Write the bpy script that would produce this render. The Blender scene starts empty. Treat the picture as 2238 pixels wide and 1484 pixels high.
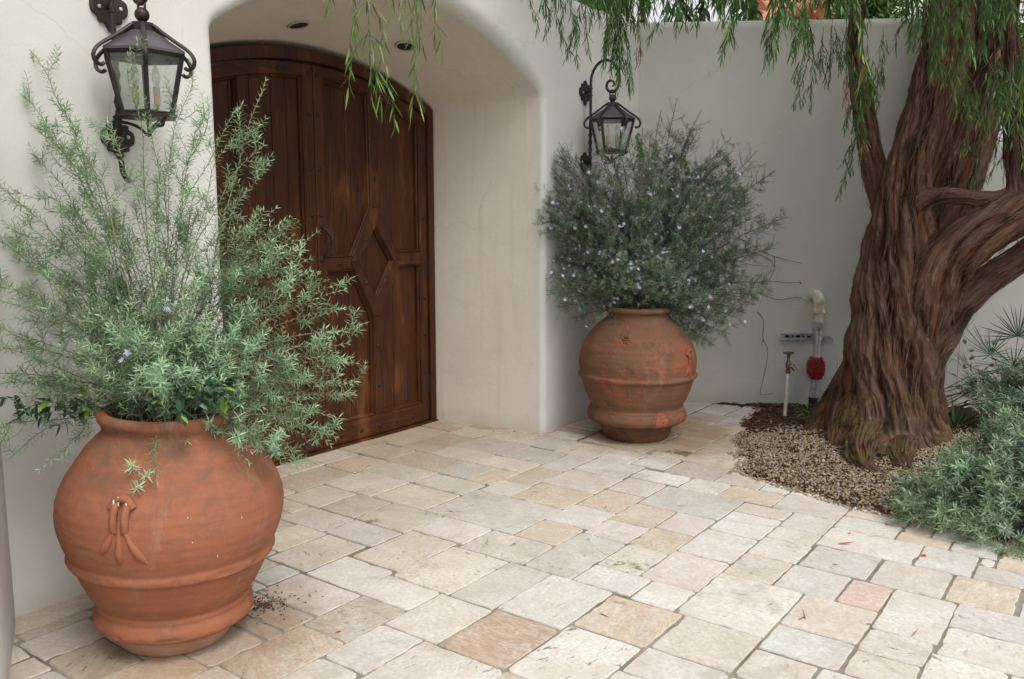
import bpy, bmesh, math, random
import numpy as np
from mathutils import Vector, Matrix
SC = bpy.context.scene
R = math.radians
rng = np.random.default_rng(11)
random.seed(11)

# ---------------------------------------------------------------- camera
CAMH = 1.55
PITCH = math.atan((742 - 487) / 1865.0)
YAW = math.atan((2500 - 1119) / math.hypot(1865, 255))
FW = np.array([math.cos(YAW) * math.cos(PITCH), math.sin(YAW) * math.cos(PITCH), -math.sin(PITCH)])
RT = np.array([math.sin(YAW), -math.cos(YAW), 0.0])
UP = np.cross(RT, FW)
CAM = np.array([0, 0, CAMH])
cd = bpy.data.cameras.new("camera"); cam = bpy.data.objects.new("camera", cd)
SC.collection.objects.link(cam)
cam.matrix_world = Matrix(((RT[0], UP[0], -FW[0], 0), (RT[1], UP[1], -FW[1], 0), (RT[2], UP[2], -FW[2], CAMH), (0, 0, 0, 1)))
cd.sensor_fit = 'HORIZONTAL'; cd.sensor_width = 36.0; cd.lens = 36.0 * 1865 / 2238
cd.clip_start = 0.05; cd.clip_end = 400
SC.camera = cam
SC.render.resolution_x = 1024; SC.render.resolution_y = 679
SC.render.engine = 'CYCLES'

# ---------------------------------------------------------------- light
SUN_EL, SUN_AZ = R(58), R(200)        # azimuth from +Y clockwise
w = bpy.data.worlds.new("World"); SC.world = w; w.use_nodes = True
wn = w.node_tree.nodes; wl = w.node_tree.links
for n in list(wn): wn.remove(n)
wo = wn.new('ShaderNodeOutputWorld'); bg = wn.new('ShaderNodeBackground')
sk = wn.new('ShaderNodeTexSky'); sk.sky_type = 'NISHITA'; sk.sun_disc = False
sk.sun_elevation = SUN_EL; sk.sun_rotation = SUN_AZ
sk.air_density = 1.0; sk.dust_density = 4.0; sk.ozone_density = 1.0
hs = wn.new('ShaderNodeHueSaturation'); hs.inputs['Saturation'].default_value = 0.08; hs.inputs['Value'].default_value = 1.3
wl.new(sk.outputs[0], hs.inputs['Color']); wl.new(hs.outputs[0], bg.inputs[0])
bg.inputs[1].default_value = 0.15
wl.new(bg.outputs[0], wo.inputs[0])
sd_ = bpy.data.lights.new("sun", 'SUN'); sd_.energy = 0.9; sd_.angle = R(25); sd_.color = (1.0, 0.96, 0.9)
sun = bpy.data.objects.new("sun", sd_); SC.collection.objects.link(sun)
sdir = Vector((math.sin(SUN_AZ) * math.cos(SUN_EL), math.cos(SUN_AZ) * math.cos(SUN_EL), math.sin(SUN_EL)))
sun.rotation_euler = sdir.to_track_quat('Z', 'Y').to_euler()
SC.view_settings.view_transform = 'Standard'
try: SC.view_settings.look = 'None'
except Exception: pass
SC.view_settings.exposure = 0.30
SC.view_settings.gamma = 1.0

# ---------------------------------------------------------------- geometry helpers
def ray(px, py): return FW * 1865.0 + RT * (px - 1119) + UP * (742 - py)
def at(px, py, depth):
    """pixel of the photograph + distance along the view axis -> world point"""
    return CAM + ray(px, py) * (depth / 1865.0)
def gp(px, py, z=0.0):
    d = ray(px, py); t = (z - CAMH) / d[2]; return CAM + d * t

W1Y = 3.48
C2 = np.array([6.536, 3.48]); T2 = np.array([.53, -.848]); N2 = np.array([.848, .53])
def w2(s, off, z):
    p = C2 + T2 * s - N2 * off
    return np.array([p[0], p[1], z])

def link(o, parent=None):
    SC.collection.objects.link(o)
    if parent is not None: o.parent = parent
    return o
def tag(o, label=None, cat=None, group=None, kind=None):
    if label: o['label'] = label
    if cat: o['category'] = cat
    if group: o['group'] = group
    if kind: o['kind'] = kind
    return o
def empty(name, loc=(0, 0, 0), rz=0.0, **k):
    o = bpy.data.objects.new(name, None); o.location = loc; o.rotation_euler = (0, 0, rz)
    o.empty_display_size = 0.1; link(o); return tag(o, **k)

def mk(name, V, F, mat, parent=None, smooth=True, attrs=None, sharp=None):
    me = bpy.data.meshes.new(name)
    if isinstance(F, np.ndarray):
        V = np.asarray(V, dtype=np.float32); n, k = F.shape
        me.vertices.add(len(V)); me.vertices.foreach_set('co', V.ravel())
        me.loops.add(n * k); me.loops.foreach_set('vertex_index', F.astype(np.int32).ravel())
        me.polygons.add(n)
        me.polygons.foreach_set('loop_start', np.arange(0, n * k, k, dtype=np.int32))
        me.polygons.foreach_set('loop_total', np.full(n, k, dtype=np.int32))
        me.update(calc_edges=True)
    else:
        me.from_pydata([tuple(map(float, v)) for v in V], [], [tuple(int(i) for i in f) for f in F])
        me.update()
    if smooth: me.polygons.foreach_set('use_smooth', np.ones(len(me.polygons), dtype=bool))
    me.validate()
    if attrs:
        for an, (typ, dat) in attrs.items():
            a = me.attributes.new(an, typ, 'POINT')
            dat = np.asarray(dat, dtype=np.float32)
            a.data.foreach_set('value' if typ == 'FLOAT' else 'vector' if typ == 'FLOAT_VECTOR' else 'color', dat.ravel())
    me.materials.append(mat)
    o = bpy.data.objects.new(name, me); link(o, parent)
    if sharp is not None:
        m = o.modifiers.new('es', 'EDGE_SPLIT'); m.split_angle = R(sharp)
    return o

class MB:
    """collects primitive shapes into one mesh"""
    def __init__(s): s.V = []; s.F = []
    def add(s, V, F):
        b = len(s.V); s.V += [np.array(v, float) for v in V]; s.F += [tuple(b + i for i in f) for f in F]; return s
    def box(s, c, size, rot=None):
        x, y, z = [q / 2 for q in size]
        V = [np.array(p) for p in [(-x, -y, -z), (x, -y, -z), (x, y, -z), (-x, y, -z), (-x, -y, z), (x, -y, z), (x, y, z), (-x, y, z)]]
        if rot is not None: V = [np.array(rot @ Vector(v)) for v in V]
        return s.add([v + np.array(c) for v in V], [(0, 3, 2, 1), (4, 5, 6, 7), (0, 1, 5, 4), (1, 2, 6, 5), (2, 3, 7, 6), (3, 0, 4, 7)])
    def tube(s, pts, r, n=8, cap=True, flat=1.0, upv=None):
        pts = [np.array(p, float) for p in pts]; m = len(pts)
        rs = list(r) if hasattr(r, '__len__') else [r] * m
        V = []; ref = None
        for i in range(m):
            t = pts[min(i + 1, m - 1)] - pts[max(i - 1, 0)]; t = t / (np.linalg.norm(t) + 1e-9)
            if ref is None:
                ref = np.array(upv, float) if upv is not None else (np.array([0, 0, 1.]) if abs(t[2]) < .9 else np.array([1., 0, 0]))
            a = ref - t * (ref @ t); a = a / (np.linalg.norm(a) + 1e-9); b = np.cross(t, a); ref = a
            for k in range(n):
                th = 2 * math.pi * k / n
                V.append(pts[i] + (a * math.cos(th) + b * math.sin(th) * flat) * rs[i])
        F = [(i * n + k, i * n + (k + 1) % n, (i + 1) * n + (k + 1) % n, (i + 1) * n + k) for i in range(m - 1) for k in range(n)]
        if cap: F += [tuple(range(n - 1, -1, -1)), tuple((m - 1) * n + k for k in range(n))]
        return s.add(V, F)
    def lathe(s, prof, n=32, c=(0, 0, 0), cap=False):
        c = np.array(c, float)
        V = [c + np.array([r * math.cos(2 * math.pi * k / n), r * math.sin(2 * math.pi * k / n), z]) for z, r in prof for k in range(n)]
        m = len(prof)
        F = [(i * n + k, i * n + (k + 1) % n, (i + 1) * n + (k + 1) % n, (i + 1) * n + k) for i in range(m - 1) for k in range(n)]
        if cap: F += [tuple(range(n - 1, -1, -1)), tuple((m - 1) * n + k for k in range(n))]
        return s.add(V, F)
    def ball(s, c, r, n=12, sc=(1, 1, 1)):
        m = n // 2
        prof = [(-math.cos(math.pi * i / m), math.sin(math.pi * i / m) + 1e-4) for i in range(m + 1)]
        V = [np.array(c, float) + r * np.array([q * math.cos(2 * math.pi * k / n) * sc[0], q * math.sin(2 * math.pi * k / n) * sc[1], z * sc[2]]) for z, q in prof for k in range(n)]
        F = [(i * n + k, i * n + (k + 1) % n, (i + 1) * n + (k + 1) % n, (i + 1) * n + k) for i in range(m) for k in range(n)]
        return s.add(V, F)
    def build(s, name, mat, parent=None, smooth=True, sharp=35):
        return mk(name, s.V, s.F, mat, parent, smooth, sharp=sharp if smooth else None)

def prism(name, poly, y0, y1, mat, parent=None, bev=0.0, seg=2, axis='Y', attrs=None):
    """polygon in XZ pushed from y1 (back) to y0 (front), front rim bevelled"""
    bm = bmesh.new()
    f = bm.faces.new([bm.verts.new((p[0], y1, p[1])) for p in poly])
    bmesh.ops.recalc_face_normals(bm, faces=bm.faces)
    f = bm.faces[:][0] if False else list(bm.faces)[0]
    ret = bmesh.ops.extrude_face_region(bm, geom=[f])
    vs = [g for g in ret['geom'] if isinstance(g, bmesh.types.BMVert)]
    for v in vs: v.co.y = y0
    if bev > 0:
        es = [e for e in bm.edges if all(abs(v.co.y - y0) < 1e-6 for v in e.verts)]
        bmesh.ops.bevel(bm, geom=es, offset=bev, segments=seg, affect='EDGES', profile=.6)
    bmesh.ops.recalc_face_normals(bm, faces=bm.faces)
    me = bpy.data.meshes.new(name); bm.to_mesh(me); bm.free()
    me.materials.append(mat)
    o = bpy.data.objects.new(name, me); link(o, parent)
    return o

def bez(p0, p1, p2, n):
    t = np.linspace(0, 1, n)[:, None]
    return (1 - t) ** 2 * p0 + 2 * t * (1 - t) * p1 + t * t * p2
def catmull(P, n):
    P = np.asarray(P, float); Q = np.vstack([2 * P[0] - P[1], P, 2 * P[-1] - P[-2]]); out = []
    for i in range(1, len(Q) - 2):
        for k in range(n):
            t = k / n
            out.append(.5 * (2 * Q[i] + (Q[i + 1] - Q[i - 1]) * t + (2 * Q[i - 1] - 5 * Q[i] + 4 * Q[i + 1] - Q[i + 2]) * t * t + (3 * Q[i] - Q[i - 1] - 3 * Q[i + 1] + Q[i + 2]) * t ** 3))
    out.append(Q[-2]); return np.array(out)

def _h(x, y, z, seed):
    h = (x.astype(np.uint32) * np.uint32(374761393) + y.astype(np.uint32) * np.uint32(668265263) + z.astype(np.uint32) * np.uint32(2147483647) + np.uint32(seed * 974711 & 0xffffffff))
    h = (h ^ (h >> np.uint32(13))) * np.uint32(1274126177); h = h ^ (h >> np.uint32(16))
    return (h & np.uint32(0xffffff)).astype(np.float64) / 0xffffff
def vnoise(P, seed=0):
    P = np.asarray(P, float); I = np.floor(P).astype(np.int64); f = P - I; f = f * f * (3 - 2 * f)
    I = I + 100000
    r = 0
    for dx in (0, 1):
        for dy in (0, 1):
            for dz in (0, 1):
                wgt = (f[:, 0] if dx else 1 - f[:, 0]) * (f[:, 1] if dy else 1 - f[:, 1]) * (f[:, 2] if dz else 1 - f[:, 2])
                r = r + wgt * _h(I[:, 0] + dx, I[:, 1] + dy, I[:, 2] + dz, seed)
    return r
def nrm(v):
    v = np.asarray(v, float); return v / (np.linalg.norm(v, axis=-1, keepdims=True) + 1e-9)

# ---------------------------------------------------------------- materials
def newmat(name):
    m = bpy.data.materials.new(name); m.use_nodes = True; nt = m.node_tree
    for n in list(nt.nodes): nt.nodes.remove(n)
    out = nt.nodes.new('ShaderNodeOutputMaterial'); b = nt.nodes.new('ShaderNodeBsdfPrincipled')
    nt.links.new(b.outputs[0], out.inputs[0]); return m, nt, b, out
class NT:
    def __init__(s, nt): s.nt = nt
    def n(s, t, **k):
        nd = s.nt.nodes.new('ShaderNode' + t)
        for a, v in k.items(): setattr(nd, a, v)
        return nd
    def l(s, a, b): s.nt.links.new(a, b)
    def coord(s, kind='Object', scale=(1, 1, 1), loc=None):
        c = s.n('TexCoord'); m = s.n('Mapping'); m.inputs['Scale'].default_value = scale
        s.l(c.outputs[kind], m.inputs[0]); return m.outputs[0]
    def attr(s, name, out='Fac'):
        a = s.n('Attribute'); a.attribute_name = name; return a.outputs[out]
    def noise(s, vec, scale, detail=4, rough=.55, dist=0.0):
        q = s.n('TexNoise'); q.inputs['Scale'].default_value = scale; q.inputs['Detail'].default_value = detail
        q.inputs['Roughness'].default_value = rough; q.inputs['Distortion'].default_value = dist
        s.l(vec, q.inputs['Vector']); return q.outputs['Fac']
    def ramp(s, fac, stops, interp='LINEAR'):
        r = s.n('ValToRGB'); r.color_ramp.interpolation = interp
        e = r.color_ramp.elements
        while len(e) < len(stops): e.new(.5)
        for i, (p, c) in enumerate(stops):
            e[i].position = p; e[i].color = (c, c, c, 1) if not hasattr(c, '__len__') else (*c, 1)
        s.l(fac, r.inputs[0]); return r.outputs[0]
    def mix(s, fac, a, b, mode='MIX'):
        m = s.n('Mix', data_type='RGBA', blend_type=mode)
        for sock, v in ((m.inputs[0], fac), (m.inputs[6], a), (m.inputs[7], b)):
            if hasattr(v, 'is_linked'): s.l(v, sock)
            elif hasattr(v, '__len__'): sock.default_value = (*v, 1) if len(v) == 3 else v
            else: sock.default_value = v
        return m.outputs[2]
    def math(s, op, a, b=0.0):
        m = s.n('Math', operation=op)
        for sock, v in ((m.inputs[0], a), (m.inputs[1], b)):
            if hasattr(v, 'is_linked'): s.l(v, sock)
            else: sock.default_value = v
        return m.outputs[0]
    def bump(s, h, dist, strength=1.0, base=None):
        b = s.n('Bump'); b.inputs['Distance'].default_value = dist; b.inputs['Strength'].default_value = strength
        s.l(h, b.inputs['Height'])
        if base is not None: s.l(base, b.inputs['Normal'])
        return b.outputs[0]

def mat_plaster(name, col, stain=0.0, streak=False):
    m, nt, b, o = newmat(name); T = NT(nt)
    v = T.coord('Object')
    big = T.noise(v, 0.9, 4, .6, .4); mid = T.noise(v, 4.5, 5, .6, .3); fine = T.noise(v, 90, 3, .6)
    c1 = T.mix(T.ramp(big, [(.3, 0), (.75, 1)]), [q * .93 for q in col], [min(1, q * 1.05) for q in col])
    c2 = T.mix(T.math('MULTIPLY', T.ramp(mid, [(.5, 0), (.8, 1)]), .25), c1, [col[0] * .80, col[1] * .79, col[2] * .74])
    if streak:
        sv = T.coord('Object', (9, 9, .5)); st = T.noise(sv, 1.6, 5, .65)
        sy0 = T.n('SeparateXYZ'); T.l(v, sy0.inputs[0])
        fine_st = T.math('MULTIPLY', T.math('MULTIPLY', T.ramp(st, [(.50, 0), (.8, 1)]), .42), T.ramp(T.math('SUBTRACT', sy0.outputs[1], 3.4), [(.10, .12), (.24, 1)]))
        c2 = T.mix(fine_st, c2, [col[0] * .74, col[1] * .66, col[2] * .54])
    if streak:  # warm bounce light of the recess, tinted into the plaster colour
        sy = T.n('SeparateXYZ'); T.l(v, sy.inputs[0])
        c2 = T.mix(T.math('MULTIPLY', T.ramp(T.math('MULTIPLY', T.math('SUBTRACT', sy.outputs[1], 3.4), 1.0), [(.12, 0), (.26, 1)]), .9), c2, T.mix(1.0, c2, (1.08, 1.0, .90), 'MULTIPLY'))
    # small scuffs and pits that stay with the wall
    sc = T.noise(T.coord('Object', (1, 1, 1.6)), 14, 6, .75, .6)
    c2 = T.mix(T.math('MULTIPLY', T.ramp(sc, [(.63, 0), (.72, 1)]), .38), c2, [col[0] * .62, col[1] * .60, col[2] * .55])
    cw = T.n('VectorMath', operation='ADD'); T.l(v, cw.inputs[0]); nz = T.n('TexNoise'); nz.inputs['Scale'].default_value = 3.0; nz.inputs['Detail'].default_value = 6; T.l(v, nz.inputs['Vector'])
    sc3 = T.n('VectorMath', operation='SCALE'); sc3.inputs[3].default_value = .35; T.l(nz.outputs['Color'], sc3.inputs[0]); T.l(sc3.outputs[0], cw.inputs[1])
    vo = T.n('TexVoronoi'); vo.feature = 'DISTANCE_TO_EDGE'; vo.inputs['Scale'].default_value = .9; T.l(cw.outputs[0], vo.inputs['Vector'])
    crk = T.math('MULTIPLY', T.ramp(vo.outputs['Distance'], [(.0, 1), (.0035, 0)]), T.ramp(big, [(.5, 0), (.6, 1)]))
    c2 = T.mix(T.math('MULTIPLY', crk, .35), c2, [q * .55 for q in col])
    # splash grime just above the ground
    sx = T.n('SeparateXYZ'); T.l(v, sx.inputs[0])
    low = T.ramp(T.math('ADD', sx.outputs[2], T.math('MULTIPLY', mid, .25)), [(.10, 1), (.26, 0)])
    c2 = T.mix(T.math('MULTIPLY', low, .5), c2, [col[0] * .66, col[1] * .60, col[2] * .48])
    T.l(c2, b.inputs['Base Color']); b.inputs['Roughness'].default_value = .92
    b.inputs['Specular IOR Level'].default_value = .2
    n1 = T.bump(big, .03, .4); n2 = T.bump(T.noise(v, 9, 4, .5, .2), .0045, .6, n1); n3 = T.bump(fine, .0016, .8, n2)
    T.l(n3, b.inputs['Normal']); return m

M = {}
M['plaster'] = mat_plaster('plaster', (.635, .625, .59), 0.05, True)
M['plaster_garden'] = mat_plaster('plaster_garden', (.515, .50, .455), 0.0, False)

def mat_tile():
    m, nt, b, o = newmat('limestone'); T = NT(nt)
    geo = T.n('NewGeometry'); base = T.attr('tcol', 'Color'); rnd = T.attr('trnd', 'Fac')
    k = T.attr('tkind', 'Vector')     # x pits, y moss, z rust / dark veins
    sp = T.n('SeparateXYZ'); T.l(k, sp.inputs[0])
    off = T.n('CombineXYZ'); T.l(T.math('MULTIPLY', rnd, 37.0), off.inputs[2])
    ad = T.n('VectorMath', operation='ADD'); T.l(geo.outputs['Position'], ad.inputs[0]); T.l(off.outputs[0], ad.inputs[1])
    p = ad.outputs[0]
    rot = T.n('VectorRotate', rotation_type='Z_AXIS'); T.l(p, rot.inputs['Vector']); T.l(T.math('MULTIPLY', rnd, 6.28), rot.inputs['Angle'])
    p = rot.outputs[0]
    mp = T.n('Mapping'); mp.inputs['Scale'].default_value = (1, 2.6, 1); T.l(p, mp.inputs[0]); pe = mp.outputs[0]
    cloud = T.noise(p, 4.5, 6, .62, .6); fine = T.noise(p, 60, 5, .7); streak = T.noise(pe, 14, 6, .7, .4)
    c = T.mix(T.ramp(cloud, [(.32, 0), (.66, 1)]), T.mix(1.0, base, (1.04, 1.04, 1.04), 'MULTIPLY'), T.mix(1.0, base, (.84, .80, .745), 'MULTIPLY'))
    c = T.mix(T.math('MULTIPLY', T.ramp(T.noise(pe, 3.2, 5, .65, 1.0), [(.50, 0), (.66, 1)]), .45), c, (.50, .50, .485))
    c = T.mix(T.math('MULTIPLY', T.ramp(fine, [(.38, 1), (.58, 0)]), .55), c, T.mix(1.0, base, (.62, .59, .54), 'MULTIPLY'))
    c = T.mix(T.math('MULTIPLY', T.ramp(streak, [(.52, 0), (.68, 1)]), .60), c, T.mix(1.0, base, (.72, .69, .64), 'MULTIPLY'))
    c = T.mix(T.math('MULTIPLY', T.ramp(streak, [(.28, 1), (.42, 0)]), .4), c, (.72, .69, .63))
    # pits
    pm = T.noise(p, 9, 3, .6)
    pit = T.math('MULTIPLY', T.ramp(T.noise(pe, 17, 4, .6, .6), [(.635, 0), (.675, 1)]), T.ramp(pm, [(.38, 0), (.55, 1)]))
    pitm = T.math('MULTIPLY', pit, T.math('ADD', T.math('MULTIPLY', sp.outputs[0], .95), .15))
    c = T.mix(T.math('MULTIPLY', pitm, .8), c, (.27, .235, .185))
    specks = T.ramp(T.noise(p, 130, 2, .6), [(.68, 0), (.74, 1)])
    c = T.mix(T.math('MULTIPLY', specks, .45), c, (.16, .14, .11))
    stn = T.ramp(T.noise(geo.outputs['Position'], 2.6, 7, .72, .8), [(.56, 0), (.70, 1)])
    c = T.mix(T.math('MULTIPLY', stn, .58), c, T.mix(1.0, c, (.60, .56, .50), 'MULTIPLY'))
    # moss
    mm = T.math('MULTIPLY', T.ramp(T.math('ADD', T.math('MULTIPLY', T.noise(p, 3.2, 2), .7), T.math('MULTIPLY', T.noise(p, 34, 5, .7), .42)), [(.63, 0), (.70, 1)]), sp.outputs[1])
    c = T.mix(T.math('MULTIPLY', mm, .85), c, (.115, .12, .06))
    # rust / veins
    vv = T.ramp(T.noise(pe, 7, 7, .75, 1.2), [(.46, 0), (.5, 1), (.55, 0)])
    c = T.mix(T.math('MULTIPLY', vv, T.math('MULTIPLY', sp.outputs[2], .6)), c, (.30, .17, .08))
    # general dirt film
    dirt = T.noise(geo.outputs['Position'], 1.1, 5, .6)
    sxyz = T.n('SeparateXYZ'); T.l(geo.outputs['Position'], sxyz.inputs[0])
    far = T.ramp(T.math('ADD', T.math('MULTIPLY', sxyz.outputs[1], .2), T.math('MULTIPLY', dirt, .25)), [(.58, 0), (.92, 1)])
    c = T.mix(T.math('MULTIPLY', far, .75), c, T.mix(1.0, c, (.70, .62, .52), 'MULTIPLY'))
    # damp, stained patch round the foot of the far pot
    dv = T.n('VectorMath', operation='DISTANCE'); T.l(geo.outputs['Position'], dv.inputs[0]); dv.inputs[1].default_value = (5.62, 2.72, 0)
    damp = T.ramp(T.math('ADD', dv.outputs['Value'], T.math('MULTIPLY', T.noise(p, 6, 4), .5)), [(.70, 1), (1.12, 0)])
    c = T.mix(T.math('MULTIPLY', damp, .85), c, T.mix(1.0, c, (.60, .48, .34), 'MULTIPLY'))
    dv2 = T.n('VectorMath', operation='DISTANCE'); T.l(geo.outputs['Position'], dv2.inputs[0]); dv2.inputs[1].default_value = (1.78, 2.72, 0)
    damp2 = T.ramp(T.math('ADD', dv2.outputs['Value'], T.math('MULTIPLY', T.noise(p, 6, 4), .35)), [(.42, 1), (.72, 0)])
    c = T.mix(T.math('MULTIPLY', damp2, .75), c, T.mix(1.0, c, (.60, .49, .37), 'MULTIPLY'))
    T.l(c, b.inputs['Base Color'])
    T.l(T.ramp(fine, [(.3, .55), (.7, .8)]), b.inputs['Roughness'])
    b.inputs['Specular IOR Level'].default_value = .35
    hgt = T.math('SUBTRACT', T.math('ADD', T.math('MULTIPLY', fine, .5), T.math('MULTIPLY', cloud, 1.3)), T.math('MULTIPLY', pitm, 1.6))
    T.l(T.bump(hgt, .0035, .9), b.inputs['Normal']); return m
M['tile'] = mat_tile()

def mat_simple(name, col, rough=.6, metal=0.0, var=.25, scale=12, bump=.002, bscale=40, spec=.5, col2=None):
    m, nt, b, o = newmat(name); T = NT(nt); v = T.coord('Object')
    n = T.noise(v, scale, 5, .6)
    c2 = col2 if col2 is not None else [q * (1 - var) for q in col]
    T.l(T.mix(T.ramp(n, [(.35, 0), (.65, 1)]), col, c2), b.inputs['Base Color'])
    b.inputs['Roughness'].default_value = rough; b.inputs['Metallic'].default_value = metal
    b.inputs['Specular IOR Level'].default_value = spec
    if bump: T.l(T.bump(T.noise(v, bscale, 4, .6), bump, .7), b.inputs['Normal'])
    return m
M['mortar'] = mat_simple('mortar', (.29, .265, .22), .95, 0, .3, 4, .004, 120, .2, (.13, .12, .085))
M['iron'] = mat_simple('iron', (.030, .024, .023), .5, .55, .4, 25, .002, 60, .5, (.055, .040, .034))
M['iron_roof'] = mat_simple('iron_roof', (.085, .078, .092), .40, .5, .3, 9, .001, 40, .5, (.13, .115, .125))
M['iron_nail'] = mat_simple('iron_nail', (.022, .016, .013), .6, .3, .3, 40, .002, 90)
M['steel'] = mat_simple('steel', (.60, .61, .62), .38, .7, .3, 20, .0006, 90)
M['brass'] = mat_simple('brass', (.22, .15, .09), .45, .8, .4, 60, .001, 90)
M['pvc'] = mat_simple('pvc', (.70, .65, .54), .5, 0, .35, 18, .001, 60, .4, (.42, .36, .26))
M['red_paint'] = mat_simple('red_paint', (.26, .018, .02), .42, 0, .45, 40, .002, 70)
M['red_letter'] = mat_simple('red_letter', (.42, .10, .09), .5, 0, .3, 40, .001, 70)
M['rubber'] = mat_simple('rubber', (.02, .02, .02), .7)
M['handwheel'] = mat_simple('handwheel', (.03, .085, .06), .5, .2, .3, 40)
M['candle'] = mat_simple('candle', (.62, .42, .20), .55, 0, .3, 30, .001, 60)
M['dark_hole'] = mat_simple('dark_hole', (.012, .010, .009), .9, 0, .1, 10, 0)
M['light_trim'] = mat_simple('light_trim', (.45, .42, .37), .6, 0, .15, 30, 0)
M['soil'] = mat_simple('soil', (.055, .036, .024), .95, 0, .5, 40, .01, 70, .1)
M['clay_roof'] = mat_simple('clay_roof', (.52, .23, .13), .85, 0, .35, 3, .01, 20)
M['twig'] = mat_simple('twig', (.12, .085, .06), .8, 0, .4, 40, 0)
M['dry_vine'] = mat_simple('dry_vine', (.20, .12, .08), .85, 0, .4, 30, 0)
M['sage_stem'] = mat_simple('sage_stem', (.23, .22, .15), .75, 0, .4, 30, 0, 40, .3, (.13, .10, .07))
M['green_stem'] = mat_simple('green_stem', (.17, .20, .10), .7, 0, .3, 30, 0)
M['dead_leaf'] = mat_simple('dead_leaf', (.20, .075, .045), .6, 0, .5, 30, .001, 60, .3, (.30, .14, .07))
M['red_leaf'] = mat_simple('red_leaf', (.55, .035, .02), .5, 0, .4, 60, .001, 60)
M['paint_drip'] = mat_simple('paint_drip', (.75, .73, .70), .6, 0, .1, 60, 0)

def mat_glass(name, rough, alpha, tint=(.9, .92, .9)):
    m, nt, b, o = newmat(name); T = NT(nt); nt.nodes.remove(b)
    tr = T.n('BsdfTransparent'); tr.inputs[0].default_value = (*tint, 1)
    gl = T.n('BsdfGlossy'); gl.inputs['Roughness'].default_value = rough
    df = T.n('BsdfDiffuse'); df.inputs[0].default_value = (.55, .58, .56, 1)
    v = T.coord('Object'); bubbles = T.noise(v, 70, 3, .6); dust = T.noise(v, 8, 6, .7)
    T.l(T.bump(bubbles, .004, .8), gl.inputs['Normal'])
    m1 = T.n('MixShader'); m1.inputs[0].default_value = alpha; T.l(tr.outputs[0], m1.inputs[1]); T.l(gl.outputs[0], m1.inputs[2])
    m2 = T.n('MixShader'); T.l(T.math('MULTIPLY', T.ramp(dust, [(.35, .1), (.75, 1)]), .30), m2.inputs[0]); T.l(m1.outputs[0], m2.inputs[1]); T.l(df.outputs[0], m2.inputs[2])
    T.l(m2.outputs[0], o.inputs[0]); return m
M['glass'] = mat_glass('glass', .12, .10)
M['bulb'] = mat_glass('bulb', .05, .25, (.95, .95, .92))

def mat_wood(name, along):
    m, nt, b, o = newmat(name); T = NT(nt)
    sc = {'Z': (1, 1, .055), 'X': (.055, 1, 1)}[along]
    v = T.coord('Object', sc); oi = T.n('ObjectInfo')
    off = T.n('CombineXYZ'); T.l(T.math('MULTIPLY', oi.outputs['Random'], 30), off.inputs[0]); T.l(T.math('MULTIPLY', oi.outputs['Random'], 17), off.inputs[2])
    ad = T.n('VectorMath', operation='ADD'); T.l(v, ad.inputs[0]); T.l(off.outputs[0], ad.inputs[1]); v2 = ad.outputs[0]
    g = T.noise(v2, 70, 6, .65, .8); g2 = T.noise(v2, 13, 4, .6, 1.0); blot = T.noise(T.coord('Object', (1, 1, .35)), 4.2, 4, .6)
    dark = (.028, .0085, .003); mid = (.072, .0215, .0065); hi = (.185, .064, .0175)
    c = T.mix(T.ramp(g2, [(.3, 0), (.7, 1)]), dark, mid)
    c = T.mix(T.math('MULTIPLY', T.ramp(g, [(.45, 0), (.8, 1)]), .55), c, hi)
    c = T.mix(T.math('MULTIPLY', T.ramp(blot, [(.42, 1), (.62, 0)]), .55), c, (.030, .010, .005))
    c = T.mix(T.math('MULTIPLY', T.ramp(blot, [(.58, 0), (.75, 1)]), .40), c, (.25, .105, .034))
    worm = T.ramp(T.noise(T.coord('Object'), 120, 2), [(.72, 0), (.76, 1)])
    c = T.mix(T.math('MULTIPLY', worm, .6), c, (.012, .006, .004))
    T.l(c, b.inputs['Base Color']); T.l(T.ramp(g2, [(.3, .34), (.7, .52)]), b.inputs['Roughness'])
    b.inputs['Specular IOR Level'].default_value = .26
    T.l(T.bump(g, .0018, .8, T.bump(g2, .003, .5)), b.inputs['Normal']); return m
M['wood_v'] = mat_wood('wood_v', 'Z'); M['wood_h'] = mat_wood('wood_h', 'X')

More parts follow.
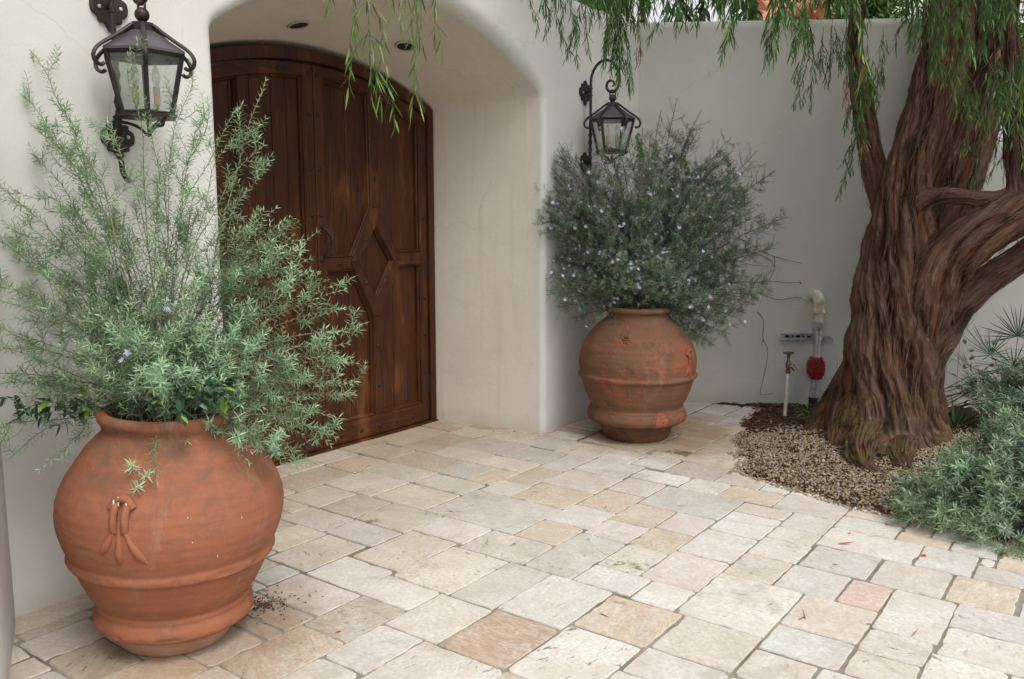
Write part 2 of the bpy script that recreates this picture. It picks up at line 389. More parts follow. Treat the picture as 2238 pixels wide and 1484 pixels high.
def mat_terracotta(name, worn):
    m, nt, b, o = newmat(name); T = NT(nt); v = T.coord('Object')
    big = T.noise(v, 2.2, 6, .65, .8); mid = T.noise(v, 9, 6, .7, .5); fine = T.noise(v, 70, 4, .7)
    bands = T.noise(T.coord('Object', (.5, .5, 7)), 6, 5, .7, .3)
    a1, a2 = ((.315, .112, .056), (.245, .088, .047)) if not worn else ((.185, .082, .046), (.135, .074, .044))
    c = T.mix(T.ramp(big, [(.35, 0), (.68, 1)]), a1, a2)
    c = T.mix(T.math('MULTIPLY', T.ramp(bands, [(.45, 0), (.75, 1)]), .35), c, (.30, .15, .085))
    c = T.mix(T.math('MULTIPLY', T.ramp(mid, [(.50, 0), (.75, 1)]), .6 if worn else .6), c, (.145, .080, .050))
    c = T.mix(T.math('MULTIPLY', T.ramp(T.noise(v, 26, 5, .7), [(.5, 0), (.75, 1)]), .35), c, (.16, .085, .055))
    n = None
    if worn:
        pt = T.noise(v, 3.0, 8, .62, .35)
        patch = T.math('MULTIPLY', T.ramp(pt, [(.50, 0), (.53, 1)]), T.ramp(T.noise(v, 1.6, 3), [(.36, .25), (.50, 1)]))
        c = T.mix(T.math('MULTIPLY', patch, .85), c, T.mix(T.ramp(mid, [(.3, 0), (.7, 1)]), (.33, .095, .052), (.26, .080, .046)))
        grey = T.ramp(T.noise(v, 5.5, 7, .7, .9), [(.50, 0), (.64, 1)])
        c = T.mix(T.math('MULTIPLY', grey, .85), c, (.135, .085, .048))
        drk = T.ramp(T.noise(v, 11, 7, .78, .7), [(.54, 0), (.64, 1)])
        c = T.mix(T.math('MULTIPLY', drk, .6), c, (.065, .04, .026))
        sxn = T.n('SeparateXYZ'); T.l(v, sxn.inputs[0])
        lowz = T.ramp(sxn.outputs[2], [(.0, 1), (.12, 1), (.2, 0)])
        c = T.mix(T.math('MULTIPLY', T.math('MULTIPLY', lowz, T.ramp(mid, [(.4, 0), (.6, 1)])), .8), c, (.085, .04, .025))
        n = T.bump(patch, -.004, 1.0)
    else:
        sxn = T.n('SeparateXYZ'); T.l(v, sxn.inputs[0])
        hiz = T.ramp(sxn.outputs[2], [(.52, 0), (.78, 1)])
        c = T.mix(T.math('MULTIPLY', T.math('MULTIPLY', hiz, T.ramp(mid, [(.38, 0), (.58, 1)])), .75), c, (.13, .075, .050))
        # pale limewash bloom on the foot
        lowz = T.ramp(sxn.outputs[2], [(.05, 1), (.088, 0)])
        c = T.mix(T.math('MULTIPLY', lowz, .75), c, T.mix(T.ramp(mid, [(.4, 0), (.7, 1)]), (.36, .22, .14), (.45, .34, .26)))
    blm = T.ramp(T.noise(T.coord('Object', (1, 1, .45)), 5.5, 7, .75, 1.0), [(.56, 0), (.72, 1)])
    c = T.mix(T.math('MULTIPLY', blm, .42), c, (.34, .215, .15))
    scr = T.ramp(T.noise(T.coord('Object', (.35, .35, 14)), 5, 3, .6, .6), [(.66, 0), (.72, 1)])
    c = T.mix(T.math('MULTIPLY', scr, .25), c, (.14, .07, .045))
    sp = T.ramp(fine, [(.62, 0), (.72, 1)]); c = T.mix(T.math('MULTIPLY', sp, .35), c, (.10, .055, .035))
    T.l(c, b.inputs['Base Color']); b.inputs['Roughness'].default_value = .82; b.inputs['Specular IOR Level'].default_value = .25
    n1 = T.bump(mid, .006, .6, n) ; n2 = T.bump(fine, .0015, .8, n1); T.l(n2, b.inputs['Normal']); return m
M['terracotta'] = mat_terracotta('terracotta', False); M['terracotta_worn'] = mat_terracotta('terracotta_worn', True)

def mat_leaf(name, cols, rough=.55, trans=.25, attr='lr', back=None):
    m, nt, b, o = newmat(name); T = NT(nt)
    st = [(i / (len(cols) - 1), c) for i, c in enumerate(cols)]
    c = T.ramp(T.attr(attr), st)
    if back is not None:
        g = T.n('NewGeometry'); c = T.mix(g.outputs['Backfacing'], c, back)
    T.l(c, b.inputs['Base Color']); b.inputs['Roughness'].default_value = rough; b.inputs['Specular IOR Level'].default_value = .35
    tl = T.n('BsdfTranslucent'); T.l(T.mix(1.0, c, (1.3, 1.35, .7), 'MULTIPLY'), tl.inputs[0])
    mx = T.n('MixShader'); mx.inputs[0].default_value = trans; T.l(b.outputs[0], mx.inputs[1]); T.l(tl.outputs[0], mx.inputs[2]); T.l(mx.outputs[0], o.inputs[0])
    return m
M['westringia'] = mat_leaf('westringia_leaf', [(.095, .17, .10), (.20, .32, .19), (.34, .48, .32), (.44, .60, .26)], .5, .2)
M['westringia_far'] = mat_leaf('westringia_far_leaf', [(.06, .105, .072), (.12, .19, .125), (.22, .31, .20), (.30, .40, .19)], .5, .2)
M['peppermint'] = mat_leaf('peppermint_leaf', [(.022, .062, .021), (.042, .108, .028), (.080, .17, .037), (.21, .33, .065)], .42, .3)
M['brown_tip'] = mat_leaf('brown_leaf', [(.22, .09, .05), (.30, .14, .08)], .6, .2)
M['lavender'] = mat_leaf('lavender_leaf', [(.075, .125, .08), (.155, .235, .15), (.28, .38, .265), (.38, .48, .26)], .6, .2)
M['jasmine'] = mat_leaf('jasmine_leaf', [(.014, .040, .022), (.022, .060, .030), (.035, .085, .035), (.22, .34, .05)], .28, .12)
M['ivy'] = mat_leaf('ivy_leaf', [(.07, .15, .03), (.13, .24, .04)], .5, .3)
M['palm'] = mat_leaf('palm_leaf', [(.022, .055, .030), (.045, .09, .045)], .4, .15)
M['petal'] = mat_leaf('petal', [(.52, .48, .80), (.74, .69, .92)], .6, .3)

def mat_bark():
    m, nt, b, o = newmat('bark'); T = NT(nt)
    f = T.attr('flow', 'Vector'); h = T.attr('ridge')
    mp = T.n('Mapping'); mp.inputs['Scale'].default_value = (1, 1, .09); T.l(f, mp.inputs[0]); v = mp.outputs[0]
    g = T.noise(v, 90, 6, .7, .5); g2 = T.noise(v, 26, 5, .65, .8); blot = T.noise(f, 2.6, 4, .6)
    c = T.mix(T.ramp(g2, [(.3, 0), (.7, 1)]), (.064, .030, .019), (.140, .078, .052))
    c = T.mix(T.math('MULTIPLY', T.ramp(g, [(.5, 0), (.75, 1)]), .7), c, (.30, .22, .17))
    c = T.mix(T.math('MULTIPLY', T.ramp(blot, [(.45, 0), (.7, 1)]), .5), c, (.115, .082, .070))
    c = T.mix(T.math('MULTIPLY', T.ramp(h, [(.30, 1), (.62, 0)]), .9), c, (.022, .010, .006))
    red = T.math('MULTIPLY', T.ramp(T.noise(v, 9, 3, .6), [(.56, 0), (.66, 1)]), T.ramp(h, [(.35, 1), (.7, .2)]))
    c = T.mix(T.math('MULTIPLY', red, .8), c, (.26, .085, .034))
    geo = T.n('NewGeometry'); sx = T.n('SeparateXYZ'); T.l(geo.outputs['Position'], sx.inputs[0])
    mz = T.ramp(T.math('ADD', sx.outputs[2], T.math('MULTIPLY', T.noise(f, 6, 4), .5)), [(.35, 1), (.75, 0)])
    moss = T.math('MULTIPLY', mz, T.ramp(T.noise(geo.outputs['Position'], 7, 5, .7), [(.48, 0), (.60, 1)]))
    c = T.mix(T.math('MULTIPLY', moss, .65), c, (.10, .105, .03))
    T.l(c, b.inputs['Base Color']); b.inputs['Roughness'].default_value = .9; b.inputs['Specular IOR Level'].default_value = .15
    hh = T.math('ADD', T.math('MULTIPLY', g, .6), g2)
    T.l(T.bump(hh, .022, 1.0), b.inputs['Normal']); return m
M['bark'] = mat_bark()

def mat_stone_attr(name, cols, rough=.8):
    m, nt, b, o = newmat(name); T = NT(nt)
    st = [(i / (len(cols) - 1), c) for i, c in enumerate(cols)]
    c = T.ramp(T.attr('lr'), st); n = T.noise(T.coord('Object'), 90, 4)
    c = T.mix(T.math('MULTIPLY', T.ramp(n, [(.45, 0), (.65, 1)]), .4), c, T.mix(1.0, c, (.6, .55, .5), 'MULTIPLY'))
    T.l(c, b.inputs['Base Color']); b.inputs['Roughness'].default_value = rough; b.inputs['Specular IOR Level'].default_value = .25
    return m
M['gravel'] = mat_stone_attr('gravel', [(.12, .08, .045), (.27, .20, .12), (.19, .145, .09), (.34, .28, .195), (.27, .175, .10), (.42, .385, .32), (.18, .17, .145)])
M['mulch'] = mat_stone_attr('mulch', [(.045, .025, .016), (.10, .055, .032), (.16, .09, .05)])

# ================================================================ SETTING
TILES = """376,666,391,701,t 325,666,376,699,t 293,682,325,700,t 371,640,397,666,c 379,605,405,640,c 321,638,371,666,t 346,594,379,638,g 293,650,321,682,t 321,599,346,638,p 262,675,293,699,g 291,608,321,650,t 259,646,291,675,y 233,675,262,693,g 266,603,291,646,g 291,580,321,608,g 321,562,344,599,p 214,644,259,675,t 232,604,266,644,p 265,563,290,603,m 290,562,321,580,y 201,613,232,644,w 232,563,265,604,c 187,618,201,636,c 201,585,232,613,t 279,540,303,562,w 178,583,201,618,p 201,548,232,585,m 232,503,279,563,g 148,579,178,602,c 178,548,201,583,p 207,515,232,548,p 139,550,178,579,c 164,517,207,548,c 203,477,232,515,c 138,518,164,550,w 159,483,203,517,s 120,552,139,567,g 113,512,138,552,p 138,487,159,518,w 159,460,203,483,g 97,512,113,539,t 105,487,138,512,d 124,459,159,487,c 67,487,105,512,y 93,465,124,487,w 124,428,161,459,o 71,466,93,487,w 88,427,124,465,w 124,396,167,428,s 161,428,203,460,w 203,450,255,477,g 203,421,224,450,p 224,428,255,450,m 201,400,224,421,w 224,400,261,428,p 167,395,201,428,y 201,363,249,400,s 169,363,201,395,c 148,363,169,395,w 168,339,192,363,g 192,333,216,363,g 216,333,249,363,c 249,351,278,377,w 249,333,277,351,r 234,309,277,333,w 213,310,234,333,s 192,310,213,333,c 180,324,192,339,w 278,345,309,376,g 277,315,309,345,c 309,333,338,377,w 309,309,338,333,w 278,289,309,315,y 253,278,278,309,p 226,273,253,309,w 203,285,226,310,s 338,347,360,377,g 338,323,352,347,y 338,302,352,323,g 309,288,327,309,g 349,377,378,413,p 323,377,349,400,p 304,377,323,400,c 278,376,304,400,w 249,377,278,400,c 261,400,298,428,w 298,400,332,428,w 332,400,349,428,c 351,413,375,445,y 375,413,385,430,w 378,388,389,413,c 360,346,371,377,c 312,428,351,476,g 283,428,312,451,p 255,428,283,451,y 280,451,312,476,y 255,451,280,476,p 260,476,290,503,w 232,477,260,503,y 290,476,324,503,y 324,476,353,503,p 279,503,312,540,y 312,503,347,541,p 347,504,379,541,w 353,470,375,504,w 351,445,375,470,c 375,458,407,492,t 407,456,427,495,y 375,430,396,458,t 379,492,407,517,w 379,517,408,542,w 376,542,407,575,p 408,521,426,548,p 418,495,440,521,m 440,495,461,524,t 444,466,460,495,w 471,496,491,528,t 491,492,509,531,c 509,489,528,518,w 522,518,549,547,t 549,501,561,523,w 549,523,564,547,w 407,548,413,575,t 410,577,427,605,w 427,578,443,608,t 379,575,410,605,g 344,562,376,594,g 339,541,376,562,w 303,541,339,562,t 35,585,63,593,d 32,564,59,585,p 32,536,54,564,d 16,556,32,571,p 18,542,32,556,g 35,512,64,536,y 51,496,67,512,w 0,0,31,31,w 0,31,46,62,w 0,62,25,87,w 0,87,46,125,c 0,125,25,150,t 0,150,38,181,y 0,181,31,206,c 0,206,31,231,y 0,231,38,262,w 0,262,31,293,c 0,293,38,318,y 0,318,38,356,p 0,356,31,381,w 0,381,46,412,w 0,412,38,437,c 0,437,38,475,w 0,475,51,512,t 0,512,35,536,p 0,536,32,542,c 0,542,18,556,w 0,556,16,587,g 0,587,35,625,t 0,625,46,663,c 0,663,31,701,w 0,701,25,710,w 16,571,32,587,w 25,62,63,87,g 25,125,63,150,t 25,701,56,710,w 31,0,56,31,w 31,181,69,219,t 31,219,62,231,c 31,262,62,293,p 31,356,56,381,c 31,663,56,701,g 35,593,73,625,c 38,150,69,181,p 38,231,63,262,t 38,293,69,324,c 38,324,69,356,p 38,412,69,443,t 38,443,63,475,w 46,31,92,62,c 46,87,84,125,t 46,381,71,412,w 46,625,92,650,w 46,650,71,663,w 51,475,71,487,g 51,487,67,496,w 54,536,97,564,w 56,0,94,31,w 56,356,94,381,g 56,663,87,694,w 56,694,87,710,p 59,564,105,585,w 62,219,108,231,w 62,262,108,293,p 63,62,94,87,w 63,125,101,150,w 63,231,94,262,p 63,443,88,466,c 63,466,71,475,t 63,585,88,593,p 64,512,89,536,p 69,150,94,181,w 69,181,100,219,c 69,293,115,331,c 69,331,115,356,w 69,412,107,427,p 69,427,88,443,y 71,381,109,412,g 71,650,102,663,p 73,593,104,625,g 84,87,109,112,g 84,112,130,125,p 87,663,133,694,w 87,694,112,710,w 88,585,126,593,p 89,512,97,536,t 92,31,117,62,w 92,625,130,650,y 94,0,140,31,p 94,62,119,87,w 94,150,119,181,t 94,231,132,262,y 94,356,125,381,c 97,539,113,564,w 100,181,138,219,y 101,125,126,150,t 102,650,148,663,w 104,593,148,625,w 105,564,120,585,w 107,412,124,427,t 108,219,146,231,p 108,262,154,293,y 109,87,155,112,g 109,381,140,396,c 109,396,124,412,w 112,694,143,710,y 113,552,120,564,g 115,293,146,324,p 115,324,153,356,t 117,31,142,62,w 119,62,144,87,c 119,150,144,181,w 120,567,139,585,t 125,356,168,363,w 125,363,148,381,y 126,125,164,150,w 126,585,148,593,w 130,112,155,125,c 130,625,176,650,c 132,231,178,262,t 133,663,179,694,w 138,181,176,219,c 139,579,148,585,t 140,0,171,31,y 140,381,148,396,c 142,31,173,62,y 143,694,181,710,t 144,62,169,87,p 144,150,175,181,g 146,219,184,231,w 146,293,184,324,t 148,602,178,625,y 148,650,173,663,w 153,324,180,339,t 153,339,168,356,w 154,262,203,293,g 155,87,186,125,y 164,125,195,150,g 169,62,207,87,g 171,0,209,31,g 173,31,219,62,t 173,650,214,663,c 175,150,221,181,t 176,181,201,219,w 176,625,187,650,t 178,231,216,262,p 178,618,187,625,t 179,663,204,694,g 181,694,219,710,y 184,219,222,231,y 184,293,203,310,w 184,310,192,324,y 186,87,211,112,w 186,112,211,125,w 187,636,201,650,p 195,125,233,150,t 201,181,232,206,y 201,206,226,219,w 201,644,214,650,w 203,262,241,273,g 203,273,226,285,w 204,663,214,694,c 207,62,232,87,t 209,0,240,31,p 211,87,242,112,y 211,112,249,125,t 214,675,233,694,w 216,231,247,262,t 219,31,265,62,g 219,694,262,710,c 221,150,252,181,w 222,219,268,231,c 226,206,251,219,y 232,62,263,87,y 232,181,257,206,w 233,125,258,150,g 240,0,286,31,y 241,262,272,273,t 242,87,273,112,p 247,231,285,262,g 249,112,295,125,g 251,206,276,219,w 252,150,290,181,y 253,273,291,278,g 257,181,288,206,w 258,125,283,150,c 262,699,293,710,g 263,62,288,87,t 265,31,296,62,w 268,219,299,231,c 272,262,297,273,y 273,87,298,112,y 276,206,307,219,c 278,278,324,288,w 283,125,321,150,y 285,231,331,262,t 286,0,332,31,w 288,62,334,87,w 288,181,326,206,g 290,150,328,181,g 291,273,322,278,w 293,700,331,710,y 295,112,341,125,y 296,31,342,62,y 297,262,328,273,c 298,87,323,112,p 299,219,337,231,c 307,206,338,219,w 321,125,352,150,g 322,273,368,278,g 323,87,361,112,p 324,278,355,288,w 326,181,351,206,y 327,288,365,302,y 327,302,338,309,w 328,150,359,181,g 328,262,353,273,g 331,231,362,262,w 331,700,376,710,c 332,0,370,31,w 334,62,365,87,w 337,219,368,231,w 338,206,376,219,g 341,112,387,125,y 342,31,373,62,p 351,181,397,206,p 352,125,383,150,c 352,302,383,333,w 352,333,390,346,y 353,262,391,273,c 355,278,380,288,w 359,150,390,181,w 361,87,386,112,c 362,231,400,262,p 365,62,390,87,y 365,288,411,302,w 368,219,414,231,p 368,273,406,278,w 370,0,416,31,w 371,346,417,377,g 373,31,398,62,c 376,206,422,219,g 376,701,414,710,w 378,377,403,388,p 380,278,411,288,w 383,125,408,150,w 383,302,421,333,p 385,413,423,430,g 386,87,424,112,g 387,112,425,125,y 389,388,427,413,t 390,62,428,87,w 390,150,421,181,t 390,333,421,346,p 391,262,416,273,g 391,666,422,691,w 391,691,422,701,y 396,430,421,456,y 397,181,422,206,w 397,640,428,666,t 398,31,423,62,p 400,231,438,262,g 403,377,449,388,t 405,605,427,630,c 405,630,451,640,w 406,273,444,278,t 407,495,418,517,w 408,125,433,150,y 411,278,442,302,w 413,548,438,575,w 414,219,439,231,t 414,701,460,710,w 416,0,454,31,w 416,262,447,273,g 417,346,442,377,w 421,150,446,181,p 421,302,452,327,y 421,327,459,346,c 421,430,459,456,t 422,181,447,219,g 422,666,447,701,w 423,31,454,62,y 423,413,461,430,g 424,87,470,112,t 425,112,463,125,t 426,521,440,548,p 427,388,458,413,p 427,456,458,466,g 427,466,444,495,t 427,608,473,630,w 428,62,466,87,c 428,640,466,666,g 433,125,464,150,p 438,231,476,262,c 438,548,469,575,w 439,219,470,231,g 440,524,471,548,p 442,278,467,302,w 442,346,467,377,g 443,578,474,608,w 444,273,482,278,p 446,150,492,181,g 447,181,493,219,p 447,262,485,273,w 447,666,485,691,w 447,691,478,701,p 449,377,474,388,w 451,630,497,640,g 452,302,477,327,w 454,0,492,31,t 454,31,492,62,w 458,388,483,413,c 458,456,483,466,t 459,327,497,346,p 459,430,484,456,w 460,466,491,495,p 460,701,491,710,w 461,413,499,430,w 461,496,471,524,c 463,112,509,125,p 464,125,502,150,g 466,62,491,87,p 466,640,512,666,g 467,278,505,302,t 467,346,498,377,c 469,548,494,575,t 470,87,495,112,y 470,219,501,231,w 471,528,491,548,t 473,608,511,630,p 474,377,520,388,y 474,578,499,608,y 476,231,501,262,p 477,302,515,327,g 478,691,516,701,w 482,273,520,278,w 483,388,521,413,g 483,456,529,466,y 484,430,515,456,p 485,262,531,273,t 485,666,510,691,y 491,62,522,87,t 491,466,522,489,p 491,531,522,548,y 491,701,522,710,y 492,0,530,31,t 492,31,523,62,y 492,150,517,181,w 493,181,518,219,w 494,548,525,575,p 495,87,520,112,t 497,327,528,346,w 497,630,522,640,t 498,346,529,377,w 499,413,545,430,c 499,578,537,608,p 501,219,532,262,y 502,125,540,150,g 505,278,530,302,c 509,112,547,125,w 509,518,522,531,w 510,666,556,691,w 511,608,542,630,p 512,640,558,666,w 515,302,540,327,g 515,430,561,456,g 516,691,562,701,y 517,150,563,181,w 518,181,549,206,w 518,206,549,219,p 520,87,566,112,c 520,273,566,278,y 520,377,558,388,t 521,388,546,413,p 522,62,560,87,c 522,466,547,489,t 522,630,553,640,w 522,701,553,710,w 523,31,548,62,w 525,548,550,575,p 528,327,553,346,t 528,489,553,501,c 528,501,549,518,w 529,346,567,377,p 529,456,567,466,c 530,0,555,31,p 530,278,568,302,y 531,262,562,273,p 532,219,570,262,g 537,578,568,608,y 540,125,571,150,g 540,302,565,327,w 542,608,588,630,c 545,413,576,430,w 546,388,584,413,t 547,112,593,125,p 547,466,585,489,g 548,31,573,62,p 549,181,587,219,w 550,548,575,575,g 553,327,591,346,p 553,489,599,501,p 553,630,591,640,t 553,701,578,710,c 555,0,580,31,p 556,666,587,691,p 558,377,604,388,w 558,640,596,666,g 560,62,591,87,t 561,430,592,456,p 561,501,607,523,p 562,262,600,273,p 562,691,593,701,g 563,150,588,181,g 564,523,589,547,w 565,302,590,327,p 566,87,604,112,y 566,273,591,278,c 567,346,613,377,y 567,456,605,466,c 568,278,614,302,p 568,578,599,608,p 570,219,616,250,y 570,250,601,262,g 571,125,617,150,c 573,31,611,62,w 575,548,606,575,c 576,413,607,430,p 578,701,616,710,g 580,0,611,31,p 584,388,630,413,p 585,466,616,489,w 587,181,618,219,y 587,666,625,691,p 588,150,613,181,c 588,608,626,630,g 589,523,635,547,w 590,302,628,327,c 591,62,629,87,c 591,273,616,278,t 591,327,622,346,y 591,630,616,640,t 592,430,617,456,p 593,112,631,125,g 593,691,639,701,t 596,640,642,666,w 599,489,645,501,w 599,578,637,608,c 600,262,625,273,g 601,250,632,262,g 604,87,650,112,c 604,377,629,388,y 605,456,651,466,t 606,548,644,575,w 607,413,638,430,c 607,501,632,523,p 611,0,657,31,g 611,31,657,62,w 613,150,659,181,y 613,346,659,377,y 614,278,652,302,w 616,219,654,250,w 616,273,647,278,w 616,466,662,489,w 616,630,641,640,t 616,701,641,710,c 617,125,663,150,c 617,430,648,456,t 618,181,643,219,c 622,327,660,346,c 625,262,650,273,t 625,666,650,691,p 626,608,672,630,t 628,302,674,327,w 629,62,667,87,y 629,377,660,388,c 630,388,661,413,w 631,112,677,125,g 632,250,678,262,t 632,501,657,523,w 635,523,666,547,y 637,578,675,608,t 638,413,669,430,g 639,691,685,701,y 641,630,666,640,c 641,701,679,710,p 642,640,667,666,c 643,181,674,219,w 644,548,669,575,g 645,489,683,501,w 647,273,678,278,t 648,430,673,456,t 650,87,688,112,g 650,262,688,273,p 650,666,681,691,w 651,456,689,466,t 652,278,690,302,g 654,219,692,250,t 657,0,682,38,p 657,38,695,62,y 657,501,695,523,g 659,150,697,181,t 659,346,684,377,t 660,327,706,346,w 660,377,706,388,p 661,388,707,413,y 662,466,708,489,t 663,125,688,150,w 666,523,697,547,t 666,630,704,640,c 667,62,713,87,w 667,640,705,666,p 669,413,700,430,p 669,548,707,575,w 672,608,718,630,g 673,430,704,456,g 674,181,720,206,w 674,206,699,219,g 674,302,699,327,p 675,577,700,608,w 677,112,708,125,y 678,250,709,262,w 678,273,716,278,y 679,701,717,710,c 681,666,706,691,g 682,0,707,38,p 683,489,729,501,t 684,346,730,377,w 685,691,731,701,p 688,87,726,112,g 688,125,726,150,c 688,262,719,273,w 689,456,720,466,c 690,278,736,302,c 692,219,738,250,y 695,38,733,62,p 695,501,720,523,w 697,150,728,181,t 697,523,722,547,g 699,206,737,219,g 699,302,745,327,t 700,413,725,430,t 700,577,738,608,y 704,430,735,456,w 704,630,750,640,w 705,640,751,666,w 706,327,731,346,y 706,377,737,388,g 706,666,752,691,y 707,0,732,38,p 707,388,738,413,c 707,548,738,575,y 708,112,739,125,w 708,466,733,489,w 709,250,747,262,p 713,62,751,87,w 716,273,754,278,w 717,701,755,710,g 718,608,743,630,p 719,262,765,273,t 720,181,751,206,p 720,456,758,466,p 720,501,766,523,w 722,523,768,547,g 725,413,750,430,w 726,87,772,112,c 726,125,764,150,t 728,150,774,181,c 729,489,767,501,t 730,346,761,377,p 731,327,756,346,c 731,691,762,701,w 732,0,770,25,w 732,25,770,38,p 733,38,779,62,w 733,466,758,489,w 735,430,760,456,g 736,278,767,302,y 737,206,762,219,y 737,377,768,388,g 738,219,769,250,g 738,388,784,413,t 738,548,784,575,c 738,577,784,608,p 739,112,770,125,g 743,608,789,630,p 745,302,770,327,w 747,250,785,262,y 750,413,796,430,w 750,630,775,640,y 751,62,776,87,c 751,181,782,206,t 751,640,782,666,y 752,666,783,691,p 754,273,800,278,c 755,701,780,710,w 756,327,802,346,y 758,456,804,481,g 758,481,789,489,w 760,430,806,456,c 761,346,799,377,w 762,206,800,219,y 762,691,787,701,y 764,125,802,150,p 765,262,811,273,t 766,501,797,523,w 767,278,805,302,t 767,489,805,501,y 768,377,814,388,p 768,523,814,547,g 769,219,815,250,g 770,0,801,25,w 770,25,816,38,c 770,112,808,125,t 770,302,816,327,t 772,87,810,112,p 774,150,805,181,t 775,630,813,640,w 776,62,801,87,t 779,38,810,62,y 780,701,805,710,g 782,181,820,206,w 782,640,828,666,w 783,666,821,691,t 784,388,822,413,t 784,548,830,575,w 784,577,809,608,w 785,250,823,262,w 787,691,818,701,t 789,481,814,489,c 789,608,827,630,t 796,413,821,430,t 797,501,828,523,t 799,346,830,377,w 800,206,825,219,c 800,273,831,278,w 801,0,832,25,c 801,62,832,87,w 802,125,848,150,g 802,327,840,346,p 804,456,850,481,g 805,150,843,181,g 805,278,830,302,y 805,489,836,501,w 805,701,843,710,t 806,430,837,456,y 808,112,833,125,y 809,577,840,608,p 810,38,848,62,g 810,87,841,112,t 811,262,842,273,w 813,630,859,640,g 814,377,852,388,c 814,481,839,489,w 814,523,860,547,y 815,219,840,250,w 816,25,854,38,w 816,302,841,327,t 818,691,843,701,y 820,181,845,206,p 821,413,867,430,w 821,666,867,691,g 822,388,847,413,w 823,250,854,262,y 825,206,871,219,w 827,608,873,630,p 828,501,874,523,p 828,640,859,666,c 830,278,855,302,g 830,346,855,377,w 830,548,861,575,c 831,273,869,278,t 832,0,863,25,y 832,62,870,87,g 833,112,871,125,c 836,489,861,501,t 837,430,868,456,w 839,481,885,489,g 840,219,871,250,c 840,327,871,346,w 840,577,865,608,w 841,87,872,112,w 841,302,866,327,w 842,262,873,273,g 843,150,874,181,p 843,691,881,710,c 845,181,883,206,w 847,388,885,413,w 848,38,886,62,t 848,125,894,150,g 850,456,888,481,w 852,377,898,388,p 854,25,885,38,w 854,250,892,262,y 855,278,900,302,w 855,346,886,377,t 859,630,884,655,p 859,655,900,666,p 860,523,898,547,t 861,489,892,501,p 861,548,892,575,y 863,0,888,25,y 865,577,896,608,g 866,302,897,327,g 867,413,900,430,c 867,666,898,691,p 868,430,900,456,w 869,273,900,278,t 870,62,895,87,t 871,112,900,125,w 871,206,900,237,w 871,237,900,250,t 871,327,900,346,c 872,87,897,112,w 873,262,900,273,g 873,608,898,630,w 874,150,900,181,t 874,501,900,523,p 881,691,900,710,w 883,181,900,206,g 884,630,900,655,t 885,25,900,38,w 885,388,900,413,t 885,481,900,489,w 886,38,900,62,y 886,346,900,377,y 888,0,900,25,t 888,456,900,481,c 892,250,900,262,w 892,489,900,501,g 892,548,900,575,w 894,125,900,150,w 895,62,900,87,y"""
KCOL = {'w': (.655, .635, .60), 'c': (.64, .605, .55), 'p': (.64, .595, .57), 'g': (.575, .562, .525), 't': (.55, .505, .45),
        'y': (.61, .55, .465), 'o': (.56, .445, .365), 'r': (.65, .51, .46), 'd': (.54, .505, .45), 's': (.655, .625, .575), 'm': (.58, .56, .50)}
